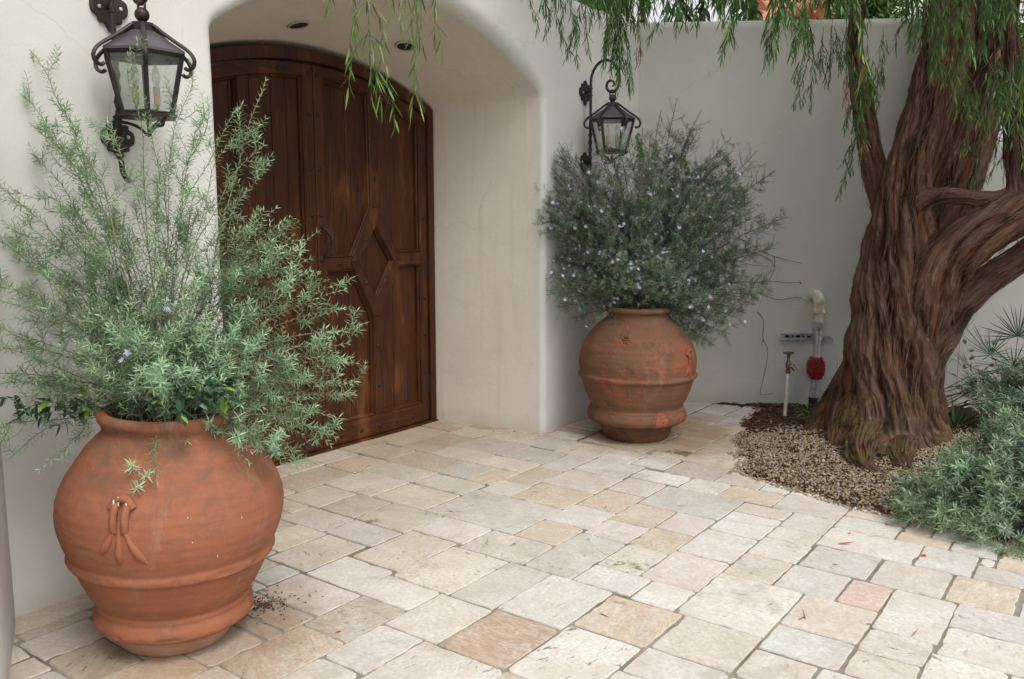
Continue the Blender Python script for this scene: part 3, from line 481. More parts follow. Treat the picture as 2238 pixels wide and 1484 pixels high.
def build_paving():
    V = []; F = []; col = []; rn = []; kd = []
    for q in TILES.split():
        a, b, c, d, k = q.split(','); a, b, c, d = [int(v) for v in (a, b, c, d)]
        x0, y0, x1, y1 = 1 + a / 100, -2.6 + b / 100, 1 + c / 100, -2.6 + d / 100
        g = random.choice([.003, .0045, .006, .0085]); x0 += g; y0 += g; x1 -= g; y1 -= g
        if x1 - x0 < .03 or y1 - y0 < .03: continue
        z = random.uniform(-.0015, .0015); tx = random.uniform(-.004, .004); ty = random.uniform(-.004, .004)
        cs = [(x0, y0), (x1, y0), (x1, y1), (x0, y1)]
        cut = [random.choice([.003, .004, .006, .009, .016]) for _ in range(4)]
        ring = []
        for i in range(4):
            p, nx, pv = cs[i], cs[(i + 1) % 4], cs[i - 1]
            L = math.hypot(nx[0] - p[0], nx[1] - p[1]); ux, uy = (nx[0] - p[0]) / L, (nx[1] - p[1]) / L
            n = max(3, int(L / .035)); s0 = cut[i] / L; s1 = 1 - cut[(i + 1) % 4] / L
            ph = random.uniform(0, 9); amp = random.choice([.0012, .002, .003])
            for j in range(n):
                t = s0 + (s1 - s0) * j / (n - 1)
                e = amp * (math.sin(t * L * 60 + ph) * .5 + math.sin(t * L * 151 + ph * 3) * .5) + random.gauss(0, amp * .5)
                if random.random() < .045: e += random.uniform(.003, .009)
                if j in (0, n - 1): e = abs(e) * .5
                ring.append((p[0] + ux * L * t - uy * e, p[1] + uy * L * t + ux * e))
        cx, cy = (x0 + x1) / 2, (y0 + y1) / 2; m = len(ring); base = len(V)
        for (lv, dz, ins) in ((0, -.014, -.0025), (1, -.0035, 0.0), (2, 0.0, .0028)):
            for p in ring:
                dx, dy = cx - p[0], cy - p[1]; dl = math.hypot(dx, dy)
                qx, qy = p[0] + dx / dl * ins, p[1] + dy / dl * ins
                V.append((qx, qy, z + dz + (qx - cx) * tx + (qy - cy) * ty))
        for lv in (0, 1):
            for i in range(m):
                F.append((base + lv * m + i, base + lv * m + (i + 1) % m, base + (lv + 1) * m + (i + 1) % m, base + (lv + 1) * m + i))
        F.append(tuple(base + 2 * m + i for i in range(m)))
        cc = KCOL[k]; v = random.uniform(.92, 1.06); w_ = random.uniform(-.012, .012)
        c3 = (cc[0] * v + w_, cc[1] * v, cc[2] * v - w_)
        pit = 1.0 if k == 's' else .8 if k == 'd' else random.choice([0, 0, .1, .3, .6])
        mo = 1.0 if k == 'm' else 0.0; ru = {'y': .6, 'o': 1.0, 'r': .6, 'd': .5, 't': .4, 'c': .2}.get(k, .05)
        r = random.random()
        col += [(*c3, 1)] * (3 * m); rn += [r] * (3 * m); kd += [(pit, mo, ru)] * (3 * m)
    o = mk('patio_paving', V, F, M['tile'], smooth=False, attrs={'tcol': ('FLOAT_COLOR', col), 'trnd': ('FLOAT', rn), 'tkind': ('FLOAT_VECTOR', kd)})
    tag(o, 'pale tumbled limestone paving laid in rectangles of mixed size', 'paving', kind='structure')
build_paving()

G = 120
ground = mk('ground', [(-G, -G, -.0055), (G, -G, -.0055), (G, G, -.0055), (-G, G, -.0055)], [(0, 1, 2, 3)], M['mortar'], smooth=False)
tag(ground, 'grey brown mortar and ground between and around the paving', 'ground', kind='structure')

# planting bed : soil and gravel
BEDPX = [(1655, 892), (1622, 922), (1632, 940), (1600, 962), (1612, 985), (1590, 991), (1620, 1006), (1600, 1030), (1668, 1054), (1728, 1072), (1795, 1092),
         (1858, 1112), (1920, 1124), (1975, 1138), (2045, 1150), (2120, 1168), (2190, 1188), (2300, 1215)]
BED = [gp(*p)[:2] for p in BEDPX] + [np.array(p) for p in [(4.6, -1.2), (5.5, -3.5), (10.2, -3.5), (9.2, -.9), (6.8, 3.1)]]
BED = np.array(BED)
def bed_sd(P):
    """signed distance, positive inside"""
    P = np.asarray(P, float); d = np.full(len(P), 1e9); ins = np.zeros(len(P), bool); n = len(BED)
    for i in range(n):
        a, b = BED[i], BED[(i + 1) % n]; ab = b - a
        t = np.clip(((P - a) @ ab) / (ab @ ab), 0, 1); q = a + t[:, None] * ab
        d = np.minimum(d, np.hypot(*(P - q).T))
        c = ((a[1] > P[:, 1]) != (b[1] > P[:, 1]))
        with np.errstate(divide='ignore', invalid='ignore'):
            xx = (b[0] - a[0]) * (P[:, 1] - a[1]) / (b[1] - a[1] + 1e-12) + a[0]
        ins ^= c & (P[:, 0] < xx)
    return np.where(ins, d, -d)
TREE = gp(1930, 955)[:2]
def bed_z(P):
    P = np.asarray(P, float); s = bed_sd(P); P3 = np.c_[P, np.zeros(len(P))]
    s = s + (vnoise(P3 * 22, 3) - .5) * .05 + (vnoise(P3 * 7, 4) - .5) * .05
    dt = np.hypot(*(P - TREE).T)
    return -.018 + np.clip(s, -.05, .10) * .32 + np.exp(-(dt / .75) ** 2) * .07 + (vnoise(P3 * 9, 5) - .5) * .016 + (vnoise(P3 * 40, 6) - .5) * .008, s
def build_bed():
    st = .025; xs = np.arange(4.2, 9.6, st); ys = np.arange(-3.2, 3.3, st)
    X, Y = np.meshgrid(xs, ys, indexing='ij'); P = np.c_[X.ravel(), Y.ravel()]
    z, s = bed_z(P); V = np.c_[P, z]; ny = len(ys); nx = len(xs)
    i, j = np.meshgrid(np.arange(nx - 1), np.arange(ny - 1), indexing='ij'); a = (i * ny + j).ravel()
    Q = np.c_[a, a + ny, a + ny + 1, a + 1]; keep = (s[Q].max(1) > -.04); Q = Q[keep]
    used, inv = np.unique(Q, return_inverse=True)
    o = mk('soil_bed', V[used], inv.reshape(Q.shape), M['soil'], smooth=True)
    tag(o, 'dark bare soil of the planting bed under the tree', 'soil', kind='structure')
build_bed()

ICO = None
def ico():
    bm = bmesh.new(); bmesh.ops.create_icosphere(bm, subdivisions=1, radius=1); bm.verts.ensure_lookup_table()
    v = np.array([q.co[:] for q in bm.verts]); f = np.array([[w_.index for w_ in q.verts] for q in bm.faces]); bm.free(); return v, f
def scatter_stones(name, P, size, mat, flat=.6, seed=1, label='', cat='', zoff=.0):
    r = np.random.default_rng(seed); v, f = ico(); n = len(P); m = len(v)
    rot = r.normal(size=(n, 3, 3)); Qm = np.linalg.qr(rot)[0]
    sc = size[:, None] * np.c_[r.uniform(.8, 1.4, n), r.uniform(.6, 1.0, n), r.uniform(.45, .9, n)]
    jig = v[None] * (1 + r.uniform(-.18, .18, (n, m, 1)))
    W = np.einsum('nij,nmj->nmi', Qm, jig * sc[:, None, :]); W[:, :, 2] *= flat
    W += P[:, None, :] + np.array([0, 0, zoff]); F = (f[None] + (np.arange(n) * m)[:, None, None]).reshape(-1, 3)
    lr = np.repeat(r.random(n), m)
    o = mk(name, W.reshape(-1, 3), F, mat, smooth=False, attrs={'lr': ('FLOAT', lr)})
    tag(o, label, cat, kind='stuff'); return o
def build_gravel():
    r = np.random.default_rng(5); P = np.c_[r.uniform(4.4, 7.2, 80000), r.uniform(-1.6, 2.6, 80000)]
    s = bed_sd(P); L = gp(1690, 1000)[:2]
    # bark soil zone lies towards the wall, gravel nearer the paving
    wall = (P - C2) @ (-N2); jit = (vnoise(np.c_[P * 6, np.zeros(len(P))], 9) - .5) * .35
    g = (s > -.012) & (wall + jit > 1.03) & (r.random(len(P)) < np.clip((wall + jit - 1.0) * 3, 0, 1) * .85)
    Pg = P[g]; z, _ = bed_z(Pg); n = len(Pg)
    zz = np.maximum(z, -.004) + r.uniform(.0, .008, n)
    scatter_stones('gravel', np.c_[Pg, zz], r.uniform(.0042, .0108, n) * np.where(r.random(n) < .04, 1.5, 1), M['gravel'], .75, 6, 'tan and grey crushed gravel around the tree roots', 'gravel')
    g = (s > -.03) & (wall + jit < 1.12) & (r.random(len(P)) < .22); Pg = P[g]; z, _ = bed_z(Pg); n = len(Pg)
    scatter_stones('bark_mulch', np.c_[Pg, np.maximum(z, -.002) + .004], r.uniform(.006, .018, n), M['mulch'], .35, 7, 'dark shredded bark and leaf litter by the garden wall', 'mulch')
build_gravel()

# ---------------------------------------------------------------- entrance wall with the arched opening
def arch_contour(x0, x1, spring, rise, nj=14, na=48, fil=.06):
    h = (x1 - x0) / 2; cx = (x0 + x1) / 2; Rr = (h * h + rise * rise) / (2 * rise); cz = spring + rise - Rr
    a0 = math.asin(h / Rr); pts = []
    for i in range(nj): pts.append((x0, -.03 + (spring - fil + .03) * i / (nj - 1)))
    arc = [(cx + Rr * math.sin(-a0 + 2 * a0 * i / na), cz + Rr * math.cos(-a0 + 2 * a0 * i / na)) for i in range(na + 1)]
    arc = [p for p in arc if abs(p[0] - x0) > fil * .9 and abs(p[0] - x1) > fil * .9]
    def fl(a, c, b): return [tuple((1 - t) ** 2 * np.array(a) + 2 * t * (1 - t) * np.array(c) + t * t * np.array(b)) for t in (.25, .5, .75)]
    pts += fl(pts[-1], (x0, spring), arc[0]) + arc
    rj = [(x1, spring - fil - (spring - fil + .03) * i / (nj - 1)) for i in range(nj)]
    pts += fl(arc[-1], (x1, spring), rj[0]) + rj
    return np.array(pts)
def resample(P, n):
    d = np.r_[0, np.cumsum(np.hypot(*np.diff(P, axis=0).T))]; t = np.linspace(0, d[-1], n)
    return np.c_[np.interp(t, d, P[:, 0]), np.interp(t, d, P[:, 1])]
OUT = arch_contour(2.45, 5.13, 2.45, .42, fil=.035); INN = arch_contour(2.67, 4.975, 2.39, .255, fil=.02)
assert len(OUT) == len(INN) or True
if len(OUT) != len(INN):
    nA = 14
    mid = resample(INN[nA:-nA], len(OUT) - 2 * nA); INN = np.vstack([INN[:nA], mid, INN[-nA:]])
def build_entrance_wall():
    n = len(OUT); tn = np.gradient(OUT, axis=0); tn = nrm(tn); nor = np.c_[-tn[:, 1], tn[:, 0]]   # outward from the opening
    for _ in range(3): nor[1:-1] = nrm(nor[:-2] + 2 * nor[1:-1] + nor[2:])
    nor[:10] = (-1, 0); nor[-10:] = (1, 0)
    hgt = OUT[:, 1] / 2.87; rad = .045 + .075 * np.clip((hgt - .8) / .2, 0, 1) * (1 / (1 + np.exp(-(OUT[:, 0] - 3.2) * 3)) * .7 + .3)
    rad = rad + (vnoise(np.c_[OUT * 3, np.zeros(n)], 8) - .5) * .02
    rings = []; rings.append(np.c_[OUT + nor * (rad[:, None] + .10), np.full(n, W1Y)])
    for k in range(0, 8):
        a = math.pi / 2 * k / 7
        rings.append(np.c_[OUT + nor * (rad * (1 - math.sin(a)))[:, None], W1Y + rad * (1 - math.cos(a))])
    y1 = rings[-1][:, 2].copy()
    for k in range(1, 25):
        t = k / 24; c = OUT * (1 - t) + INN * t; wob = (vnoise(np.c_[c * 2.2, np.full(n, t * 2.)], 12) - .5) * .012 * math.sin(math.pi * t)
        rings.append(np.c_[c + nor * wob[:, None], y1 * (1 - t) + 4.56 * t])
    V = [(p[0], p[2], p[1]) for r_ in rings for p in r_]; F = []
    for r_ in range(len(rings) - 1):
        for i in range(n - 1):
            F.append((r_ * n + i, r_ * n + i + 1, (r_ + 1) * n + i + 1, (r_ + 1) * n + i))
    # flat face round the opening
    XL, XR, ZT = -1.6, 6.95, 3.08
    b = len(V); V += [(XL, W1Y, -.05), (XR, W1Y, -.05), (XR, W1Y, ZT), (XL, W1Y, ZT)]
    F.append(tuple([b] + list(range(n)) + [b + 1, b + 2, b + 3]))
    # rounded top
    pv = [b + 3, b + 2]
    for k in range(1, 7):
        a = math.pi / 2 * k / 6; V += [(XL, W1Y + .12 * (1 - math.cos(a)), ZT + .12 * math.sin(a)), (XR, W1Y + .12 * (1 - math.cos(a)), ZT + .12 * math.sin(a))]
        F.append((pv[0], pv[1], len(V) - 1, len(V) - 2)); pv = [len(V) - 2, len(V) - 1]
    V += [(XL, 5.2, 3.2), (XR, 5.2, 3.2), (XL, 5.2, -.05), (XR, 5.2, -.05)]; q = len(V) - 4
    F += [(pv[0], pv[1], q + 1, q), (q, q + 1, q + 3, q + 2)]
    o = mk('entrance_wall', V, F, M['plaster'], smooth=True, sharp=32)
    bm = bmesh.new(); bm.from_mesh(o.data); bmesh.ops.triangulate(bm, faces=[f for f in bm.faces if len(f.verts) > 4]); bmesh.ops.recalc_face_normals(bm, faces=bm.faces); bm.to_mesh(o.data); bm.free()
    tag(o, 'cream plaster entrance wall with a deep rounded arched doorway', 'wall')
build_entrance_wall()

def wall_slab(name, foot, z1, mat, rb=.10, thick=.32, **k):
    """foot: list of xy points along the face; rounded coping"""
    foot = [np.array(p, float) for p in foot]; V = []; F = []
    prof = [(0, -.05)] + [(0, z1 * t) for t in (.15, .4, .7)] + [(0, z1 - rb)] + [(rb * (1 - math.cos(a)), z1 - rb + rb * math.sin(a)) for a in [math.pi / 12 * i for i in range(1, 7)]]
    prof += [(thick - p[0], p[1]) for p in prof[::-1]]
    m = len(prof)
    for i, p in enumerate(foot):
        t = nrm(foot[min(i + 1, len(foot) - 1)] - foot[max(i - 1, 0)]); nn = np.array([-t[1], t[0]])
        for o_, z in prof:
            q = p + nn * o_; V.append((q[0], q[1], z))
    for i in range(len(foot) - 1):
        for j in range(m - 1): F.append((i * m + j, i * m + j + 1, (i + 1) * m + j + 1, (i + 1) * m + j))
    F += [tuple(range(m)), tuple(reversed([(len(foot) - 1) * m + j for j in range(m)]))]
    o = mk(name, V, F, mat, smooth=True, sharp=40); tag(o, **k); return o
wall_slab('garden_wall', [C2 + T2 * s for s in (-.06, .4, .9, 1.4, 1.9, 2.4, 2.72)], 3.20, M['plaster_garden'], .07, label='tall grey cream plaster garden wall behind the tree and the far pot', cat='wall')
wall_slab('low_garden_wall', [C2 + T2 * s for s in (2.724, 3.5, 4.5, 5.5, 7)], 2.19, M['plaster_garden'], .05, label='lower garden wall section beyond the tree trunk at the right edge', cat='wall')

def build_pier():
    P = [(1.44, 3.60), (1.425, 3.50), (1.40, 3.44), (1.30, 3.235), (1.19, 3.01), (1.05, 2.72), (.98, 2.60), (.90, 2.55), (.40, 2.55), (.40, 3.60)]
    V = []; F = []; Z = [-.05, .5, 1.2, 2, 3.05, 3.12, 3.15]; ins = [0, 0, 0, 0, 0, .02, .06]; c = np.array((.8, 3.1)); n = len(P)
    for z, i_ in zip(Z, ins):
        for p in P:
            d = nrm(c - np.array(p)) * i_; V.append((p[0] + d[0], p[1] + d[1], z))
    for r_ in range(len(Z) - 1):
        for i in range(n): F.append((r_ * n + i, r_ * n + (i + 1) % n, (r_ + 1) * n + (i + 1) % n, (r_ + 1) * n + i))
    F.append(tuple((len(Z) - 1) * n + i for i in range(n)))
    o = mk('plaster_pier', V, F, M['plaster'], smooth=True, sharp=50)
    bm = bmesh.new(); bm.from_mesh(o.data); bmesh.ops.recalc_face_normals(bm, faces=bm.faces); bm.to_mesh(o.data); bm.free()
    tag(o, 'pale plaster pier at the left edge beside the near pot', 'pier')
build_pier()

# recessed lights in the vault
def vault_z(X, Y):
    t = (Y - 3.54) / (4.56 - 3.54)
    def arc(h, r_, top, x):
        Rr = (h * h + r_ * r_) / (2 * r_); return top - Rr + math.sqrt(max(Rr * Rr - x * x, 0))
    return arc(1.34, .42, 2.87, X - 3.79) * (1 - t) + arc(1.1525, .255, 2.645, X - 3.8225) * t
for (X, Y, lab) in ((3.50, 4.14, 'dark recessed ceiling light in the arch, nearer the big lantern'), (4.30, 4.03, 'dark recessed ceiling light in the arch, behind the hanging leaves')):
    z = vault_z(X, Y); e = .01
    nx = -(vault_z(X + e, Y) - vault_z(X - e, Y)) / (2 * e); ny = -(vault_z(X, Y + e) - vault_z(X, Y - e)) / (2 * e)
    L = empty('recessed_light', (X, Y, z - .004), label=lab, cat='ceiling light', group='recessed lights in the arch ceiling')
    L.rotation_euler = Vector((-nx, -ny, -1)).to_track_quat('Z', 'Y').to_euler()
    MB().lathe([(-.01, .068), (.006, .069), (.009, .064), (.009, .058), (.004, .054)], 40).build('trim_ring', M['light_trim'], L)
    MB().lathe([(.004, .0545), (.0045, .045), (.002, .03), (.0015, .0005)], 40).build('lamp_well', M['dark_hole'], L)

# ================================================================ DOOR
DY = 4.43; DX = 3.825
def circ(rr): return lambda x: (2.645 - 2.72) + math.sqrt(max(rr * rr - (x - DX) ** 2, 0))
door = empty('arched_door', (DX, DY, 0), label='dark brown arched double door with diamond panels and iron studs', cat='door')
def dpoly(name, pts, y0, y1, mat, parent, bev=.004):
    return prism(name, [(p[0] - DX, p[1]) for p in pts], y0, y1, mat, parent, bev)
# frame: one arched ring
oc, ic = circ(2.72), circ(2.65); xo, xi = 1.148, 1.085
fr = [(DX - xo, 0)] + [(DX - xo + 2 * xo * i / 50, oc(DX - xo + 2 * xo * i / 50)) for i in range(51)] + [(DX + xo, 0), (DX + xi, 0)] + [(DX + xi - 2 * xi * i / 50, ic(DX + xi - 2 * xi * i / 50)) for i in range(51)] + [(DX - xi, 0)]
dpoly('door_frame', fr, -.045, .10, M['wood_v'], door, .006)
MB().box((0, .02, .006), (2.3, .16, .012)).build('threshold', M['wood_h'], door, smooth=False)

def leaf(sg, lab):
    """sg=+1 right leaf, -1 left leaf; shapes written for the right leaf"""
    X = lambda x: DX + sg * (x - DX)
    def P(pts): return [(X(p[0]) - DX, p[1]) for p in pts]
    pl = []
    def member(name, pts, mat, y=-.026, wide=None):
        prism(name, P(pts), y, .03, mat, lf, .005, 2)
    def mould(name, pts, mat=M['wood_v']):
        prism(name, P(pts), -.004, .03, mat, lf, .008, 3)
    top = circ(2.645); pt = circ(2.555)
    x0, x1 = 3.8275, 4.905; si, so = 3.905, 4.832
    # planks
    edges = [x0, 4.015, 4.13, 4.30, 4.44, 4.565, 4.68, x1]
    for a, b in zip(edges[:-1], edges[1:]):
        a2, b2 = a + .0015, b - .0015
        pts = [(a2, .03), (b2, .03)] + [(b2 + (a2 - b2) * i / 4, top(b2 + (a2 - b2) * i / 4) - .03) for i in range(5)]
        pl.append(prism('plank', P(pts), .016 + random.uniform(-.001, .001), .05, M['wood_v'], None, .003, 1))
    bmj = bmesh.new()
    for q in pl: bmj.from_mesh(q.data)
    mj = bpy.data.meshes.new('door_leaf'); bmj.to_mesh(mj); bmj.free(); mj.materials.append(M['wood_v'])
    for q in pl: bpy.data.objects.remove(q)
    lf = bpy.data.objects.new('door_leaf', mj); link(lf, door); lf['label'] = lab
    def band(xa, xb, z0, n=16, f=top, g=pt): return [(xa, z0)]
    # stiles
    member('inner_stile', [(x0, .018), (si, .018), (si, top(si) - .01), (x0, top(x0) - .01)], M['wood_v'])
    member('outer_stile', [(so, .018), (x1, .018), (x1, top(x1) - .01), (so, top(so) - .01)], M['wood_v'])
    # arched top rail, bottom rail
    k = 14; xs = [si + .001 + (so - si - .002) * i / k for i in range(k + 1)]
    member('top_rail', [(x, top(x) - .012) for x in xs] + [(x, pt(x) + .004) for x in xs[::-1]], M['wood_h'])
    member('bottom_rail', [(si + .001, .018), (so - .001, .018), (so - .001, .160), (si + .001, .160)], M['wood_h'])
    # diamond
    L_, R_, T_, B_ = 4.118, 4.612, 1.655, .885; cx = 4.362; cz = 1.278
    l_, r_, t_, b_ = 4.188, 4.540, 1.530, 1.012
    dm = [((L_, cz), (cx - .03, T_), (cx, T_ - .0), (cx, t_), (l_, cz)), ((R_, cz), (r_, cz), (cx, t_), (cx, T_), (cx + .03, T_)),
          ((L_, cz), (l_, cz), (cx, b_), (cx, B_), (cx - .03, B_)), ((R_, cz), (cx + .03, B_), (cx, B_), (cx, b_), (r_, cz))]
    for q in dm:
        c_ = np.mean(q, axis=0); q2 = [tuple(np.array(p) + (c_ - np.array(p)) * .004) for p in q]
        member('diamond_bar', q2, M['wood_v'], -.029)
    # centre stile and mid rails
    member('centre_stile', [(cx - .036, .161), (cx + .036, .161), (cx + .030, B_ - .001), (cx - .030, B_ - .001)], M['wood_v'])
    member('centre_stile', [(cx - .030, T_ + .001), (cx + .030, T_ + .001), (cx + .038, pt(cx + .038) + .002), (cx - .038, pt(cx - .038) + .002)], M['wood_v'])
    def xl(z): return L_ + abs(z - cz) / (T_ - cz) * (cx - .03 - L_)
    def xr(z): return R_ - abs(z - cz) / (T_ - cz) * (R_ - cx - .03)
    member('mid_rail', [(si + .001, 1.232), (xl(1.232) - .002, 1.232), (L_ - .001, cz), (xl(1.315) - .002, 1.315), (si + .001, 1.315)], M['wood_h'])
    member('mid_rail', [(xr(1.242) + .002, 1.242), (so - .001, 1.242), (so - .001, 1.332), (xr(1.332) + .002, 1.332), (R_ + .001, cz)], M['wood_h'])
    # mouldings: a narrow raised bead just inside every panel opening
    def bead(loop, wd=.022):
        loop = [np.array(p, float) for p in loop]; c_ = np.mean(loop, axis=0); n = len(loop)
        area = sum(loop[i][0] * loop[(i + 1) % n][1] - loop[(i + 1) % n][0] * loop[i][1] for i in range(n)); s_ = 1 if area > 0 else -1
        inn = []
        for i in range(n):
            a, b, c3 = loop[i - 1], loop[i], loop[(i + 1) % n]; u = nrm(b - a); v = nrm(c3 - b)
            nu = np.array([-u[1], u[0]]) * s_; nv = np.array([-v[1], v[0]]) * s_; bi = nrm(nu + nv); inn.append(b + bi * wd / max(.35, bi @ nu))
        V = []; F = []
        hs_ = [(0, .02), (0, -.020), (.22, -.0265), (.42, -.022), (.52, -.010), (.72, -.006), (.9, .004), (1, .013), (1, .02)]
        for (t, y) in hs_:
            for i in range(n):
                p = loop[i] * (1 - t) + inn[i] * t; V.append((sg * (p[0] - DX), y, p[1]))
        for r2 in range(len(hs_) - 1):
            for i in range(n): F.append((r2 * n + i, r2 * n + (i + 1) % n, (r2 + 1) * n + (i + 1) % n, (r2 + 1) * n + i))
        o = mk('panel_moulding', V, F, M['wood_v'], lf, smooth=True, sharp=30)
        bm = bmesh.new(); bm.from_mesh(o.data); bmesh.ops.recalc_face_normals(bm, faces=bm.faces); bm.to_mesh(o.data); bm.free()
    cl, cr = cx - .036, cx + .036
    bead([(si, .161), (cl, .161), (cx - .03, B_), (xl(1.231), 1.231), (si, 1.231)])
    bead([(cr, .161), (so, .161), (so, 1.241), (xr(1.241), 1.241), (cx + .03, B_)])
    xs2 = [cl - .002 + (si - cl + .002) * i / 6 for i in range(7)]; xs3 = [so + (cr + .002 - so) * i / 6 for i in range(7)]
    bead([(si, 1.316), (xl(1.316), 1.316), (cx - .03, T_)] + [(x, pt(x) + .003) for x in xs2])
    bead([(xr(1.333), 1.333), (so, 1.333)] + [(x, pt(x) + .003) for x in xs3] + [(cx + .03, T_)])
    bead([(l_, cz), (cx, b_), (r_, cz), (cx, t_)], .018)
    # studs
    st = [(3.862, z) for z in (2.50, 2.245, 1.90, 1.60, .95, .50, .16)] + [(cx, z) for z in (2.144, 1.855, .668, .381)] + [(4.870, z) for z in (2.25, 1.951, 1.591, .981, .70, .40)]
    st += [(x, .075) for x in (3.997, 4.18, 4.364, 4.542, 4.722)] + [(4.265, 1.428), (4.462, 1.428), (4.265, 1.125), (4.462, 1.125), (4.02, 1.274), (4.735, 1.288)]
    st += [(4.10, top(4.10) - .055), (4.60, top(4.60) - .055)]
    nm = MB().ball((0, 0, 0), .0155, 12, (1, .5, 1))
    first = nm.build('stud', M['iron_nail'], lf); first.location = (X(st[0][0]) - DX, -.028, st[0][1])
    for s_ in st[1:]:
        o = first.copy(); SC.collection.objects.link(o); o.parent = lf; o.location = (X(s_[0]) - DX, -.028, s_[1])
    # hinges
    for z in (2.10, 1.205, .32):
        h = MB(); h.tube([(X(4.915) - DX, -.03, z - .075), (X(4.915) - DX, -.03, z + .075)], .009, 10); h.ball((X(4.915) - DX, -.03, z + .08), .011, 8); h.ball((X(4.915) - DX, -.03, z - .08), .011, 8)
        h.box((X(4.900) - DX, -.0235, z), (.03, .003, .14)); h.build('hinge', M['iron_nail'], lf)
    return lf
rl = leaf(1, 'right hand leaf, its iron pull handle beside the meeting stile')
leaf(-1, 'left hand leaf, mostly hidden by the near bush')
hd = MB()
pts = catmull([(.040, -.030, 1.52), (.052, -.055, 1.50), (.075, -.075, 1.46), (.082, -.08, 1.42), (.075, -.075, 1.38), (.052, -.055, 1.34), (.040, -.030, 1.32)], 6)
hd.tube(pts, [.008 + .004 * math.sin(math.pi * i / (len(pts) - 1)) for i in range(len(pts))], 10)
hd.ball((.040, -.026, 1.53), .02, 12, (1, .4, 1.3)); hd.ball((.040, -.026, 1.31), .02, 12, (1, .4, 1.3))
hd.build('pull_handle', M['iron_nail'], rl)
lk = MB(); lk.lathe([(0, .024), (.006, .022), (.008, .012), (.002, .008)], 20); lo = lk.build('lock_plate', M['iron_nail'], rl); lo.rotation_euler = (R(90), 0, 0); lo.location = (.055, -.022, 1.02)

# ================================================================ POTS
PROF = [(0, .232), (.012, .246), (.05, .264), (.092, .282), (.098, .305), (.104, .338), (.118, .368), (.142, .376), (.166, .374), (.184, .366), (.192, .357), (.197, .3605), (.207, .358), (.214, .354), (.222, .345), (.245, .350),
        (.29, .369), (.34, .388), (.40, .410), (.435, .424), (.443, .434), (.450, .4455), (.460, .4495), (.468, .4485), (.475, .440), (.480, .4335), (.50, .4360), (.54, .441), (.58, .442), (.63, .435), (.68, .420), (.73, .396), (.78, .362), (.82, .328),
        (.855, .290), (.88, .256), (.895, .238), (.908, .229), (.920, .230), (.928, .240), (.934, .252), (.945, .259), (.958, .258), (.968, .250), (.972, .238), (.968, .222), (.955, .212), (.90, .205), (.86, .23)]
PROF1 = [(0, .200), (.010, .214), (.035, .228), (.052, .238), (.080, .243), (.083, .266), (.088, .288), (.098, .303), (.112, .308), (.132, .304), (.146, .296), (.153, .289), (.157, .2935), (.165, .2965), (.172, .294), (.176, .291), (.19, .300),
         (.22, .322), (.27, .346), (.315, .366), (.326, .370), (.334, .384), (.342, .3915), (.350, .394), (.358, .3935), (.366, .389), (.372, .3875), (.40, .401), (.44, .416), (.48, .425), (.52, .4275), (.56, .424), (.60, .412), (.64, .393), (.68, .366), (.72, .332),
         (.75, .300), (.775, .270), (.792, .248), (.805, .237), (.818, .234), (.832, .240), (.846, .248), (.862, .251), (.874, .246), (.880, .234), (.876, .218), (.862, .208), (.82, .20), (.78, .23)]
PROF1 = [(z, r_ * (.935 if z < .70 else   .935 + .09 * min(1, (z - .70) / .10))) for z, r_ in PROF1]
PROF = [(z * .985 + (.030 * math.exp(-((z - .16) / .10) ** 2) if z > .09 else .033 * z / .09) + (.012 if .4 < z < .52 else 0), r_ * .955) for z, r_ in PROF]
